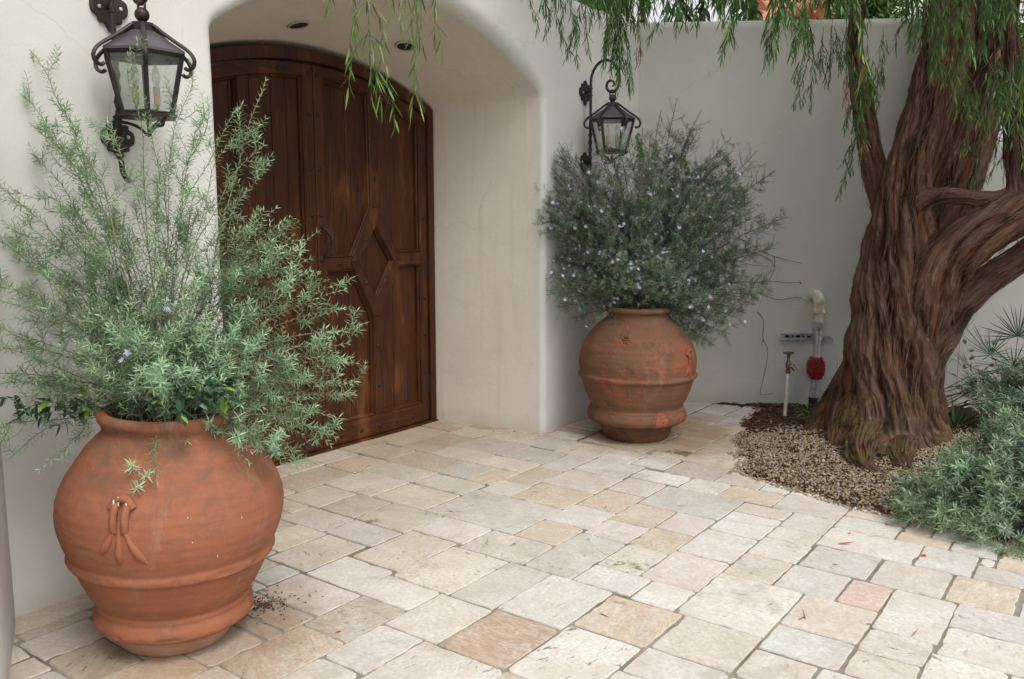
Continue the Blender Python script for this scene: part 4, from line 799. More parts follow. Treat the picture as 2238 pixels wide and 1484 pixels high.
def make_pot(name, loc, zs, mat, face, lug_az, label, rosette=None, seed=0, PROF=None):
    SHELL = PROF[:next(i for i, p in enumerate(PROF) if p[0] == max(q[0] for q in PROF)) + 1]
    ZR, RD = (.352, .105) if seed == 40 else (.46, .20)
    def pot_r(z, zs): return float(np.interp(z / zs, [p[0] for p in SHELL], [p[1] for p in SHELL]))
    """face: azimuth from the pot to the camera"""
    root = empty(name, (loc[0], loc[1], 0), label=label, cat='plant pot', group='large terracotta jars')
    fp = []
    for (z0, r0), (z1, r1) in zip(PROF[:-1], PROF[1:]):
        n = max(1, int(math.hypot(z1 - z0, r1 - r0) / .005))
        fp += [(z0 + (z1 - z0) * i / n, r0 + (r1 - r0) * i / n) for i in range(n)]
    fp.append(PROF[-1]); fp = np.array(fp)
    for _ in range(1): fp[1:-1] = (fp[:-2] + 2 * fp[1:-1] + fp[2:]) / 4
    n = 220; m = len(fp); th = np.linspace(0, 2 * math.pi, n, endpoint=False)
    Rr = np.repeat(fp[:, 1], n); Z = np.repeat(fp[:, 0] * zs, n); A = np.tile(th, m)
    P = np.c_[Rr * np.cos(A), Rr * np.sin(A), Z]
    d = (vnoise(P * np.array([2.1, 2.1, 1.2]), seed) - .5) * .016 + (vnoise(P * np.array([7, 7, 5.]), seed + 1) - .5) * .004 + (vnoise(P * np.array([12, 12, 60]), seed + 2) - .5) * .0022
    # nicked edges of the ridges
    ridge = np.exp(-((Z / zs - ZR) / .012) ** 2) + np.exp(-((Z / zs - RD) / .01) ** 2)
    d -= ridge * np.clip(vnoise(P * 26, seed + 5) - .55, 0, 1) * .03
    P[:, :2] *= ((Rr + d) / Rr)[:, None]
    i, j = np.meshgrid(np.arange(m - 1), np.arange(n), indexing='ij'); j2 = (j + 1) % n
    F = np.c_[(i * n + j).ravel(), (i * n + j2).ravel(), ((i + 1) * n + j2).ravel(), ((i + 1) * n + j).ravel()]
    mk('jar_body', P, F, mat, root)
    MB().lathe([(-.0, .20), (.006, .15), (.012, .001)], 32, (0, 0, (.83 if seed == 40 else .89) * zs)).build('potting_soil', M['soil'], root)
    def S(az, z, off=0.0):
        r_ = pot_r(z, zs) + off; return np.array([r_ * math.cos(az), r_ * math.sin(az), z])
    for az in lug_az:
        b = MB(); zc = (.60 if seed == 40 else .62) * zs
        # pierced pinch lug low on the shoulder
        for da in (-.050, .050):
            b.tube(catmull([S(az + da * .7, zc + .055, -.012), S(az + da, zc + .035, .002), S(az + da, zc, .006), S(az + da, zc - .035, .0), S(az + da * .9, zc - .06, -.010)], 5), [.010] + [.0125] * 19 + [.010], 12)
        b.tube(catmull([S(az - .10, zc + .02, -.006), S(az - .05, zc + .045, .004), S(az, zc + .052, .008), S(az + .05, zc + .045, .004), S(az + .10, zc + .02, -.006)], 4), .015, 10)
        for k, (sp, ln) in enumerate(((-.17, .115), (-.01, .15), (.22, .145))):
            pts = [S(az + sp * (t ** 1.5) + (k - 1) * .035 * (1 - t), zc - .02 - ln * t, -.006) for t in np.linspace(0, 1, 12)]
            b.tube(pts, [.009, .009, .0085, .0085, .009, .010, .0115, .0135, .015, .0145, .011, .006], 12)
        b.build('handle_lug', mat, root, sharp=60)
    if rosette is not None:
        b = MB(); az, z = rosette; c = S(az, z, .002)
        for k in range(6):
            a = k * math.pi / 3; b.ball(S(az + .050 * math.cos(a), z + .020 * math.sin(a), -.002), .0105, 10)
        b.ball(c, .010, 10); b.build('rosette', mat, root, sharp=70)
    if seed == 40:
        for (a, z, h_) in ((-.055, .635, .030), (-.02, .645, .032), (.055, .635, .012), (.07, .62, .012), (.55, .585, .006), (.58, .50, .004), (1.02, .55, .004), (.80, .43, .004)):
            q = S(lug_az[0] + a, z * zs, .014 if abs(a) < .06 else .006 if abs(a) < .1 else .0005); rr = .003 if abs(a) < .1 else .0018
            MB().tube([q + np.array([0, 0, h_ / 2]), q - np.array([0, 0, h_ / 2])], [rr, rr * .6], 6).build('paint_drip', M['paint_drip'], root)
    if seed == 40: root.rotation_euler = Matrix.Rotation(R(2.0), 3, Vector(FW) * Vector((1, 1, 0)) if False else Vector((FW[0], FW[1], 0)).normalized()).to_euler()
    return root, S
def az_to_cam(c): return math.atan2(-c[1], -c[0])
POT1 = np.array((1.720, 2.852)); POT2 = np.array((5.475, 2.885))
a1, a2 = az_to_cam(POT1), az_to_cam(POT2)
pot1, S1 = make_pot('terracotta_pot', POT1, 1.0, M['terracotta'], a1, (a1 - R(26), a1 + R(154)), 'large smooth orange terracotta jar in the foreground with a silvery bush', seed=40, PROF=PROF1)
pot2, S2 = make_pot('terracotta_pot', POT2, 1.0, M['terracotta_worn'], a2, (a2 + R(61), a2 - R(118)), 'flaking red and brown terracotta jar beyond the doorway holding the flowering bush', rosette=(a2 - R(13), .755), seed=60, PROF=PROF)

# ================================================================ LANTERNS
def make_lantern(loc, label):
    """origin on the wall face at eave height; the lantern hangs .24 m out (-Y)"""
    t = empty('wall_lantern', loc, label=label, cat='lantern', group='wrought iron wall lanterns by the arch')
    I = M['iron']; LY = -.245
    def plate(name, cx, cz, s):
        pts = []; base = [(0, 1.0), (.22, .86), (.30, .70), (.62, .66), (.66, .45), (.92, .30), (1.0, 0), (.92, -.30), (.66, -.45), (.60, -.68), (.28, -.74), (.16, -.92), (0, -1.12)]
        pts = catmull([(p[0], p[1], 0) for p in base], 4)[:, :2]
        full = [(x * s * .9 + cx, z * s + cz) for x, z in pts] + [(-x * s * .9 + cx, z * s + cz) for x, z in pts[::-1][1:-1]]
        o = prism(name, full, -.016, -.001, I, t, .006, 2)
        return o
    plate('back_plate', 0, .205, .088); plate('back_plate', 0.004, -.315, .080)
    for (x, z) in ((-.045, .20), (.045, .205), (-.045, -.31), (.045, -.31)): MB().ball((x, -.018, z), .009, 8, (1, .6, 1)).build('screw', M['steel'], t)
    # post with plain upper part and twisted lower part
    px = -.022; b = MB(); py = -.070
    up_ = [(px, py, z) for z in np.linspace(.27, -.02, 8)]
    arc = [(px, py - .115 + .115 * math.cos(a), .27 + .13 * math.sin(a)) for a in np.linspace(math.pi * .93, 0, 14)]
    arc = [(p[0] + .022 * max(0, min(1, (-p[1] - .07) / .1)), p[1], p[2]) for p in arc]
    curl = [(0, LY - .055 + .0, .27), (0, LY - .050, .235), (0, LY - .028, .20), (0, LY + .002, .188), (0, LY + .035, .20), (0, LY + .052, .228), (0, LY + .046, .258), (0, LY + .022, .272), (0, LY - .004, .262), (0, LY - .012, .240), (0, LY + .004, .228)]
    arc = [(px + .022 * i / 13, py - (LY * -1 + .055 - .07) * (1 - math.cos(math.pi * i / 13)) / 2, .27 + .150 * math.sin(math.pi * i / 13)) for i in range(14)]
    path = catmull(up_[::-1] + arc[1:] + curl[1:], 3)
    b.tube(path, [.0105] * (len(path) - 14) + list(np.linspace(.0105, .006, 14)), 10)
    low = [(px, py, z) for z in np.linspace(-.02, -.40, 120)]
    V = []; n = 8
    for i, p in enumerate(low):
        for k in range(n):
            a = 2 * math.pi * k / n + i * .18; r_ = .0125 * (1 + .28 * math.cos(2 * (2 * math.pi * k / n)))
            V.append((p[0] + r_ * math.cos(a), p[1] + r_ * math.sin(a), p[2]))
    b.add(V, [(i * n + k, i * n + (k + 1) % n, (i + 1) * n + (k + 1) % n, (i + 1) * n + k) for i in range(len(low) - 1) for k in range(n)])
    b.tube(catmull([(px, py, -.39), (px, py, -.43), (px + .008, py + .004, -.465), (px + .03, py + .01, -.492), (px + .045, py + .012, -.495)], 5), [.011] * 12 + list(np.linspace(.011, .004, 9)), 8)
    for z in (.225, .175, -.30): b.lathe([(z - .005, .011), (z - .003, .016), (z + .003, .016), (z + .005, .011)], 14, (px, py, 0))
    for z in (.205, -.315): b.tube([(px, py, z), (px * .3, -.01, z)], .011, 8)
    b.build('bracket_arm', I, t)
    KR = 1.11; L = lambda a, r_, z: np.array([KR * r_ * math.cos(a), LY + KR * r_ * math.sin(a), z])
    b = MB(); rg = [(0, LY + .024 * math.cos(a), .175 + .028 * math.sin(a)) for a in np.linspace(0, 2 * math.pi, 17)]
    b.tube(rg, .005, 8, cap=False); b.build('hanging_ring', I, t)
    b = MB().ball((0, LY, .144), .0285, 16); b.lathe([(.10, .014), (.112, .012), (.122, .018), (.126, .012)], 14, (0, LY, 0)); b.build('finial', I, t)
    # hexagonal roof
    A = [math.pi / 3 * k for k in range(6)]
    b = MB(); V = [L(a, r_, z) for r_, z in ((.032, .088), (.152, .0), (.152, -.010), (.030, .078)) for a in A]
    F = [(r_ * 6 + k, r_ * 6 + (k + 1) % 6, (r_ + 1) * 6 + (k + 1) % 6, (r_ + 1) * 6 + k) for r_ in range(3) for k in range(6)]
    b.add(V, F); b.build('lantern_roof', M['iron_roof'], t, smooth=False)
    b = MB(); b.lathe([(.080, .037), (.084, .045), (.112, .045), (.112, .02), (.110, .001)], 6, (0, LY, 0)); b.build('roof_cap', I, t, smooth=False)
    # six ribs: down the hips, rolling out past the eave and back to the body
    for a in A:
        b = MB(); u = np.array([math.cos(a), math.sin(a)])
        q = [(.034, .100), (.045, .098), (.075, .072), (.115, .040), (.155, .010), (.176, -.012), (.186, -.036), (.180, -.060), (.162, -.070), (.150, -.062)]
        b.tube(catmull([(KR * u[0] * r_, LY + KR * u[1] * r_, z) for r_, z in q], 4), .0075, 8, flat=1.25)
        b.tube([L(a, .143, -.012), L(a, .094, -.238)], .0105, 6, flat=.9)
        b.build('rib', I, t)
    for nm_, z, r_, h_ in (('upper_frame', -.014, .141, .010), ('lower_frame', -.236, .094, .007)):
        b = MB()
        for k in range(6): b.tube([L(A[k], r_, z), L(A[(k + 1) % 6], r_, z)], h_, 4)
        b.build(nm_, I, t)
    for k in range(6):
        a, c = A[k], A[(k + 1) % 6]
        mk('glass_pane', [L(a, .137, -.02), L(c, .137, -.02), L(c, .091, -.232), L(a, .091, -.232)], [(0, 1, 2, 3)], M['glass'], t, smooth=False)
    b = MB(); b.lathe([(-.238, .108), (-.240, .122), (-.252, .122), (-.252, .02), (-.252, .001)], 6, (0, LY, 0)); b.lathe([(-.236, .06), (-.235, .001)], 12, (0, LY, 0)); b.build('base_tray', I, t, smooth=False)
    b = MB()
    for k in range(3):
        a = A[2 * k] + math.pi / 6
        b.tube(catmull([L(a, .112, -.250), L(a, .098, -.268), L(a, .06, -.276), L(a, .028, -.292), L(a, .004, -.318)], 4), .006, 8, flat=1.3)
    b.tube([(0, LY, -.25), (0, LY, -.325)], [.006, .004], 8); b.build('bottom_scroll', I, t)
    for s_, rr in ((-1, .038), (1, .038)):
        e = math.radians(-31); cx, cy = s_ * rr * math.cos(e), LY + s_ * rr * math.sin(e)
        cb = MB().lathe([(-.200, .0125), (-.130, .0125), (-.130, .009)], 16, (cx, cy, 0)).build('candle_sleeve', M['candle'], t)
        MB().tube(catmull([(0, LY, -.24), (0, LY, -.215), (cx * .5, LY + (cy - LY) * .5, -.222), (cx, cy, -.214), (cx, cy, -.20)], 4), .005, 8).build('candle_arm', M['brass'], cb)
        MB().lathe([(-.130, .007), (-.118, .0105), (-.100, .0165), (-.082, .0165), (-.062, .010), (-.048, .004), (-.043, .0005)], 16, (cx, cy, 0)).build('bulb', M['bulb'], cb)
    return t
make_lantern((1.955, W1Y, 2.215), 'big near black iron lantern on the wall left of the arch')
make_lantern((5.665, W1Y, 2.318), 'farther black iron lantern on the wall right of the arch')

# ================================================================ LEAF MACHINERY
def leaf_arrays(P, D, Nn, Ln, Wd, bend=.15, segs=2):
    """blades: narrow quads bent along the length; returns verts, quads"""
    P = np.asarray(P); D = nrm(D); S = nrm(np.cross(D, Nn)); Nn = np.cross(S, D); n = len(P)
    Ln = np.broadcast_to(Ln, (n,))[:, None]; Wd = np.broadcast_to(Wd, (n,))[:, None]; bend = np.broadcast_to(bend, (n,))[:, None]
    ts = np.linspace(0, 1, segs + 1); wd = np.interp(ts, [0, .12, .45, .8, 1], [.25, .8, 1, .6, .06])
    V = np.empty((n, (segs + 1) * 2, 3))
    for i, (t, q) in enumerate(zip(ts, wd)):
        c = P + D * Ln * t - Nn * Ln * bend * t * t
        V[:, 2 * i] = c - S * Wd * q / 2; V[:, 2 * i + 1] = c + S * Wd * q / 2
    k = (segs + 1) * 2; base = (np.arange(n) * k)[:, None]
    F = np.concatenate([base + np.array([[2 * i, 2 * i + 1, 2 * i + 3, 2 * i + 2]]) for i in range(segs)], 0)
    return V.reshape(-1, 3), F, k
def frames(Tn):
    ref = np.where(np.abs(Tn[:, 2:3]) < .9, np.array([[0, 0, 1.]]), np.array([[1., 0, 0]]))
    A = nrm(np.cross(Tn, ref)); return A, np.cross(Tn, A)
def stems_mesh(name, paths, radii, mat, parent, n=4):
    V = []; F = []; b = 0
    for P, r_ in zip(paths, radii):
        P = np.asarray(P); m = len(P); T_ = nrm(np.gradient(P, axis=0)); A, B = frames(T_)
        rr = np.linspace(1, .45, m)[:, None] * r_
        for k in range(n):
            a = 2 * math.pi * k / n; V.append(P + (A * math.cos(a) + B * math.sin(a)) * rr)
        i = np.arange(m - 1)
        for k in range(n):
            k2 = (k + 1) % n; F.append(np.c_[b + k * m + i, b + k2 * m + i, b + k2 * m + i + 1, b + k * m + i + 1])
        b += n * m
    return mk(name, np.vstack(V), np.vstack(F), mat, parent)

def whorl_shrub(root, stems, mat, r, side=(18, 26), shoot=(.10, .26), node=.0125, leafL=.026, leafW=.0034, nw=4, up=.35, spread=.8, stemr=.0035, side_start=.22, droop=0.0, flowers=0, twigmat='twig', lump=.0, open_=.62, subs=1):
    """stems: list of polylines (world, relative to root)"""
    paths = []; rad = []; NP = []; NT_ = []; NS = []; NTip = []; FL = []
    def nodes(P, s0, s1, stp, tip=1.0):
        d = np.r_[0, np.cumsum(np.linalg.norm(np.diff(P, axis=0), axis=1))]; L = d[-1]
        if L < stp: return
        s = np.arange(s0 * L, s1 * L, stp) + r.uniform(-.15, .15) * stp
        s = np.clip(s, 0, L); C = np.c_[np.interp(s, d, P[:, 0]), np.interp(s, d, P[:, 1]), np.interp(s, d, P[:, 2])]
        T0 = nrm(np.gradient(P, axis=0)); T_ = nrm(np.c_[np.interp(s, d, T0[:, 0]), np.interp(s, d, T0[:, 1]), np.interp(s, d, T0[:, 2])])
        NP.append(C); NT_.append(T_); q = (s / L); NS.append(np.where(q > .9, .72, 1.0) * tip); NTip.append(q)
    for P in stems:
        fac = 1.0
        if isinstance(P, tuple): P, fac = P
        P = np.asarray(P); paths.append(P); d = np.r_[0, np.cumsum(np.linalg.norm(np.diff(P, axis=0), axis=1))]; L = d[-1]
        rad.append(stemr * (.6 + L * .6)); nodes(P, .45, 1, node * 1.3)
        ns = int(r.integers(*side) * L * fac)
        T0 = nrm(np.gradient(P, axis=0))
        for t in r.uniform(side_start, .97, ns):
            c = np.array([np.interp(t * L, d, P[:, k]) for k in range(3)]); tg = nrm(np.array([np.interp(t * L, d, T0[:, k]) for k in range(3)]))
            rv = r.normal(size=3); rv -= tg * (rv @ tg); rv = nrm(rv)
            dr = nrm(tg * open_ + rv * spread + np.array([0, 0, up])); ln = r.uniform(*shoot) * (1.15 - t * .55)
            e = c + dr * ln; mid = c + nrm(tg * .3 + rv) * ln * .42 + np.array([0, 0, .0])
            e[2] -= droop * ln
            Q = bez(c, mid, e + np.array([0, 0, ln * .12]), 7); paths.append(Q); rad.append(.0012); nodes(Q, .12, 1, node)
            if flowers and r.random() < flowers: FL.append((Q[r.integers(3, 7)], dr))
            for _ in range(subs):
                if r.random() < .6:
                    k = r.integers(2, 6); rv2 = nrm(r.normal(size=3)); q0 = Q[k]; e2 = q0 + nrm(dr * .8 + rv2 * .8 + np.array([0, 0, up])) * ln * r.uniform(.25, .5)
                    Q2 = bez(q0, (q0 + e2) / 2 + rv2 * .01, e2, 5); paths.append(Q2); rad.append(.0009); nodes(Q2, .2, 1, node)
    C = np.vstack(NP); T_ = np.vstack(NT_); S = np.concatenate(NS); TP = np.concatenate(NTip); n = len(C)
    A, B = frames(nrm(T_)); PP = []; DD = []; NN = []; LL = []; CC = []
    ph = r.uniform(0, 6.28, n); blotch = vnoise(C * 5, 77)
    for k in range(nw):
        a = ph + 2 * math.pi * k / nw + r.uniform(-.25, .25, n); rad_ = A * np.cos(a)[:, None] + B * np.sin(a)[:, None]
        tilt = np.where(TP > .93, 1.3, .50) + r.uniform(-.15, .2, n)
        D = nrm(T_ * tilt[:, None] + rad_); PP.append(C); DD.append(D); NN.append(nrm(T_ - rad_ * .5)); LL.append(leafL * S * r.uniform(.75, 1.2, n))
        CC.append(np.clip(.28 * blotch + r.uniform(0, .32, n) + np.where(TP > .82, .38, .08) + lump, 0, 1))
    PP, DD, NN = map(np.vstack, (PP, DD, NN)); LL = np.concatenate(LL); CC = np.concatenate(CC)
    V, F, k = leaf_arrays(PP, DD, NN, LL, leafW * r.uniform(.8, 1.2, len(PP)), r.uniform(-.05, .3, len(PP)), 2)
    print(root.name, 'leaves', len(PP), 'paths', len(paths))
    mk('foliage', V, F, mat, root, smooth=True, attrs={'lr': ('FLOAT', np.repeat(CC, k))})
    stems_mesh('stems', paths, rad, M[twigmat], root)
    if FL:
        FP = []; FD = []; FN = []
        for c, d in FL:
            for _ in range(r.integers(1, 3)):
                c2 = c + r.normal(size=3) * .008; ax = nrm(d + r.normal(size=3) * .5); u, v = frames(ax[None]); u, v = u[0], v[0]
                for q in range(5):
                    a = q * 1.257 + .3; FP.append(c2); FD.append(nrm(u * math.cos(a) + v * math.sin(a) + ax * .4)); FN.append(ax)
        V, F, k = leaf_arrays(np.array(FP), np.array(FD), np.array(FN), .015, .0105, .1, 2)
        fo = mk('blossom', V, F, M['petal'], root, attrs={'lr': ('FLOAT', np.repeat(r.random(len(FP)), k))})
        tag(fo, 'small pale lilac blossoms', kind='stuff')
    return root

def fan(center, tips, r, per=1, jit=.05, bow=.25, npt=16, mouth=.13):
    out = []
    for tp in tips:
        for _ in range(per):
            a = r.uniform(0, 6.28); q = r.uniform(0, mouth); b0 = center + np.array([q * math.cos(a), q * math.sin(a), 0])
            t = np.array(tp) + r.normal(size=3) * jit; d = t - b0; h = np.array([d[0], d[1], 0])
            c = b0 + d * .45 - h * bow + np.array([0, 0, np.linalg.norm(d) * .16])
            P = bez(b0, c, t, npt); P += (vnoise(P * 6 + r.uniform(0, 99), 5)[:, None] - .5) * .02 * np.linspace(0, 1, npt)[:, None]
            out.append(P)
    return out

# near bush : shoots written as pixel tips with depth offsets around the pot
r1 = np.random.default_rng(21)
m1 = np.array([POT1[0], POT1[1], .845]); D1 = float((m1 - CAM) @ FW)
bush1 = empty('potted_shrub', tuple(m1), label='wispy silver green rosemary-like bush with long shoots in the near jar', cat='shrub')
tp = [(15, 75, .1), (45, 215, .2), (-40, 180, .1), (125, 220, .1), (60, 330, .2), (270, 110, -.1), (230, 260, .1), (300, 250, .2), (380, 330, 0), (455, 215, .1), (510, 300, .2), (425, 255, .2), (400, 130, .3), (180, 330, .2),
      (590, 195, .1), (600, 350, .1), (560, 190, .1), (595, 345, 0), (575, 440, .1), (640, 500, 0), (700, 490, 0), (690, 590, 0), (745, 620, 0), (785, 690, 0), (740, 745, -.05), (670, 560, .1), (610, 520, .1),
      (775, 860, 0), (735, 790, .05), (780, 850, -.05), (700, 880, 0), (725, 965, -.1), (690, 1010, -.1), (625, 1050, -.15), (700, 1000, 0), (650, 1020, -.1), (730, 930, 0), (600, 990, -.1), (560, 1000, -.2), (660, 940, 0), (700, 820, 0), (640, 900, .1), (600, 940, .05),
      (-60, 480, .1), (-60, 620, 0), (-30, 560, -.15), (-30, 700, -.15), (20, 650, -.2), (-70, 760, 0), (30, 560, .2), (-50, 370, .2), (20, 470, 0), (90, 420, .1),
      (20, 1025, -.05), (-30, 960, -.05), (10, 860, .05), (-60, 860, 0), (40, 900, -.05), (100, 820, .0), (115, 1010, -.3), (215, 1095, -.35), (300, 1020, -.33), (160, 700, -.2), (250, 780, -.25), (330, 700, -.2), (430, 620, -.1), (500, 560, 0), (240, 520, 0), (340, 460, .1), (150, 520, .1), (420, 440, .1), (520, 450, .1), (560, 620, 0), (560, 760, 0), (480, 700, -.15), (360, 820, -.25), (200, 860, -.2), (120, 620, .1), (280, 640, .15), (200, 420, .15), (100, 300, .15)]
tips = [at(x, y, D1 + d) - m1 for x, y, d in tp]
st = []
for (x, y, d), t in zip(tp, tips):
    per = 1 if (y < 400 or y > 900) else 2
    st += [(q, .68 if y < 330 else .85 if y < 480 else 1.0) for q in fan(np.zeros(3), [t], r1, per, .035, r1.uniform(.05, .34) if y < 900 else -.12, 18, .13)]
for k in range(46):
    a = r1.uniform(0, 6.28); q = r1.uniform(.15, 1); ln = r1.uniform(.18, .42)
    t = np.array([math.cos(a) * q * ln, math.sin(a) * q * ln, ln * math.sqrt(1.15 - q * q)]) + nrm(-RT * 0 - np.array([FW[0], FW[1], 0])) * .04
    st += [(p_, 1.7) for p_ in fan(np.array([math.cos(a) * .08, math.sin(a) * .08, 0]), [t], r1, 1, .03, .1, 10, .08)]
wig = []
for q in st:
    P_, f_ = q; n_ = len(P_); s_ = np.linspace(0, 1, n_)[:, None]; o_ = r1.uniform(0, 99, 3)
    P_ = P_ + (np.c_[vnoise(P_ * 5 + o_, 1), vnoise(P_ * 5 + o_, 2), vnoise(P_ * 5 + o_, 3)] - .5) * .11 * s_ * (1 - s_ * .35); wig.append((P_, f_))
st = wig
whorl_shrub(bush1, st, M['westringia'], r1, side=(9, 15), shoot=(.05, .19), node=.0165, leafL=.032, leafW=.0043, nw=4, up=.30, spread=.85, stemr=.0019, side_start=.14, flowers=.012, twigmat='sage_stem')

# far bush : denser, flowering
r2 = np.random.default_rng(31)
m2 = np.array([POT2[0], POT2[1], .93]); D2 = float((m2 - CAM) @ FW)
bush2 = empty('potted_shrub', tuple(m2), label='dense dark green bush dotted with lilac flowers in the far jar', cat='shrub')
tp = [(1200, 340, 0), (1190, 360, .1), (1215, 395, -.1), (1190, 440, 0), (1200, 480, -.1), (1185, 505, 0), (1195, 600, 0), (1210, 560, .1), (1225, 665, 0), (1250, 690, 0), (1265, 330, .2), (1290, 345, -.1), (1330, 320, -.1), (1370, 300, -.2), (1410, 280, 0), (1440, 290, 0), (1480, 300, .1),
      (1520, 300, .2), (1560, 330, .1), (1590, 345, .1), (1625, 370, 0), (1655, 350, .1), (1650, 410, .2), (1675, 475, 0), (1640, 450, -.1), (1620, 540, .1), (1660, 540, .2), (1640, 610, 0), (1690, 630, .1), (1660, 660, .1), (1620, 690, 0), (1600, 720, 0), (1560, 740, 0), (1540, 710, .1), (1580, 690, -.1), (1530, 680, -.1), (1540, 640, -.3), (1500, 600, -.4), (1450, 560, -.45), (1400, 500, -.4), (1350, 560, -.4), (1300, 450, -.3), (1380, 400, -.35), (1450, 400, -.35), (1530, 430, -.25), (1580, 480, .1),
      (1250, 420, .0), (1240, 470, -.1), (1250, 530, .1), (1255, 590, -.1), (1280, 620, -.2), (1560, 560, -.2), (1420, 350, -.25), (1340, 380, -.25), (1500, 370, .2), (1440, 480, .4), (1350, 470, .35), (1520, 520, .4), (1560, 400, .3), (1330, 610, -.3), (1420, 620, -.35), (1480, 630, -.3), (1570, 620, .2), (1310, 520, -.3), (1600, 580, 0), (1610, 430, 0), (1260, 380, .2), (1400, 420, .3), (1230, 640, 0)]
st = []
for x, y, d in tp: st += fan(np.zeros(3), [at(x, y, D2 + d) - m2], r2, 3 if y > 330 else 2, .05, -.05 if x > 1600 or x < 1240 else r2.uniform(0, .25), 14, .15)
for x, y, d in [(1478, 215, .1), (1445, 240, 0), (1528, 245, .2), (1520, 260, .2), (1598, 300, .3)]: st += [(q, .35) for q in fan(np.zeros(3), [at(x, y, D2 + d) - m2], r2, 1, .02, .1, 14, .1)]
whorl_shrub(bush2, st, M['westringia_far'], r2, side=(34, 46), shoot=(.07, .20), node=.0145, leafL=.023, leafW=.0040, nw=3, up=.10, spread=1.05, stemr=.003, side_start=.22, flowers=.15, subs=1)

# lavender mound at lower right
r3 = np.random.default_rng(41)
lc = gp(2290, 1146); lc = np.array([lc[0], lc[1], .03])
lav = empty('lavender_bush', tuple(lc), label='low grey green lavender mound spilling over the paving at lower right', cat='shrub')
st = []; RH = nrm(np.array([RT[0], RT[1], 0])); FH = nrm(np.array([FW[0], FW[1], 0]))
for k in range(215):
    a = r3.uniform(0, 6.28); q = r3.uniform(.35, 1.0) if k < 150 else 1.0; e = math.sqrt(1 - q * q * .85)
    z = e * .52 * r3.uniform(.75, 1.12) - .13 * q * q + .02 if k < 150 else r3.uniform(.01, .10)
    t = RH * math.cos(a) * q * .78 + FH * math.sin(a) * q * .50 + np.array([0, 0, z])
    st += fan(RH * math.cos(a) * .12 + FH * math.sin(a) * .1, [t], r3, 1, .025, .10, 10, .12)
whorl_shrub(lav, st, M['lavender'], r3, side=(17, 24), shoot=(.06, .15), node=.0150, leafL=.044, leafW=.0075, nw=3, up=.38, spread=.75, stemr=.003, side_start=.3, twigmat='green_stem', flowers=0, open_=.7)
lc2 = gp(2290, 960); lc2 = np.array([lc2[0], lc2[1], .05])
lav2 = empty('lavender_bush', tuple(lc2), label='taller lavender clump with reaching shoots at the right edge', cat='shrub')
st = []
for k in range(95):
    a = r3.uniform(0, 6.28); q = r3.uniform(.3, 1.0); e = math.sqrt(1 - q * q * .8)
    t = np.array([math.cos(a) * q * .62, math.sin(a) * q * .62, e * .42 * r3.uniform(.75, 1.15) + .03]); st += fan(np.zeros(3), [t], r3, 1, .02, .15, 10, .15)
whorl_shrub(lav2, st, M['lavender'], r3, side=(17, 24), shoot=(.07, .17), node=.015, leafL=.044, leafW=.0075, nw=3, up=.55, spread=.7, stemr=.003, side_start=.3, twigmat='green_stem', open_=.7)

# broad glossy leaves (jasmine) at the mouth of the near jar
def broad_cluster(root, pts, r, n, L=(.035, .06), W=.4, spread=.06, mat='jasmine', stemmat='green_stem'):
    PP = []; DD = []; NN = []; paths = []
    for P in pts:
        P = np.asarray(P); paths.append(P); T0 = nrm(np.gradient(P, axis=0))
        for k in range(1, len(P)):
            for s_ in range(2):
                rv = nrm(r.normal(size=3)); d = nrm(T0[k] * .5 + rv + np.array([0, 0, -.1])); PP.append(P[k]); DD.append(d); NN.append(nrm(np.array([0, 0, 1.]) + r.normal(size=3) * .4))
    n_ = len(PP); L_ = r.uniform(*L, n_)
    V, F, k = leaf_arrays(np.array(PP), np.array(DD), np.array(NN), L_, L_ * W, .25, 5)
    lr = np.where(r.random(n_) < .12, 1.0, r.uniform(0, .6, n_))
    mk('leaves', V, F, M[mat], root, attrs={'lr': ('FLOAT', np.repeat(lr, k))}); stems_mesh('stems', paths, [.0015] * len(paths), M[stemmat], root)
r4 = np.random.default_rng(51)
jas = empty('jasmine_plant', tuple(m1), label='dark glossy jasmine leaves trailing over the rim of the near jar', cat='plant')
pth = []
for (x0, y0, x1, y1, d) in [(240, 895, 110, 890, -.05), (230, 890, 90, 910, -.1), (200, 900, 130, 930, -.12), (170, 880, 60, 900, 0), (120, 880, 40, 915, -.05), (420, 890, 470, 840, -.25), (400, 900, 500, 850, -.25), (380, 890, 440, 870, -.27), (370, 830, 400, 880, -.22), (440, 880, 500, 870, -.2), (360, 890, 330, 880, -.3), (240, 880, 180, 850, -.1), (460, 860, 510, 830, -.15), (400, 900, 395, 905, -.3), (60, 900, 10, 870, -.05)]:
    pth.append(bez(at(x0, y0, D1 + d) - m1, at((x0 + x1) / 2, min(y0, y1) - 12, D1 + d) - m1, at(x1, y1, D1 + d) - m1, 7))
broad_cluster(jas, [p for p in pth if p[0] @ RT < -.06], r4, 0)
broad_cluster(jas, [p for p in pth if p[0] @ RT >= -.06], r4, 0)

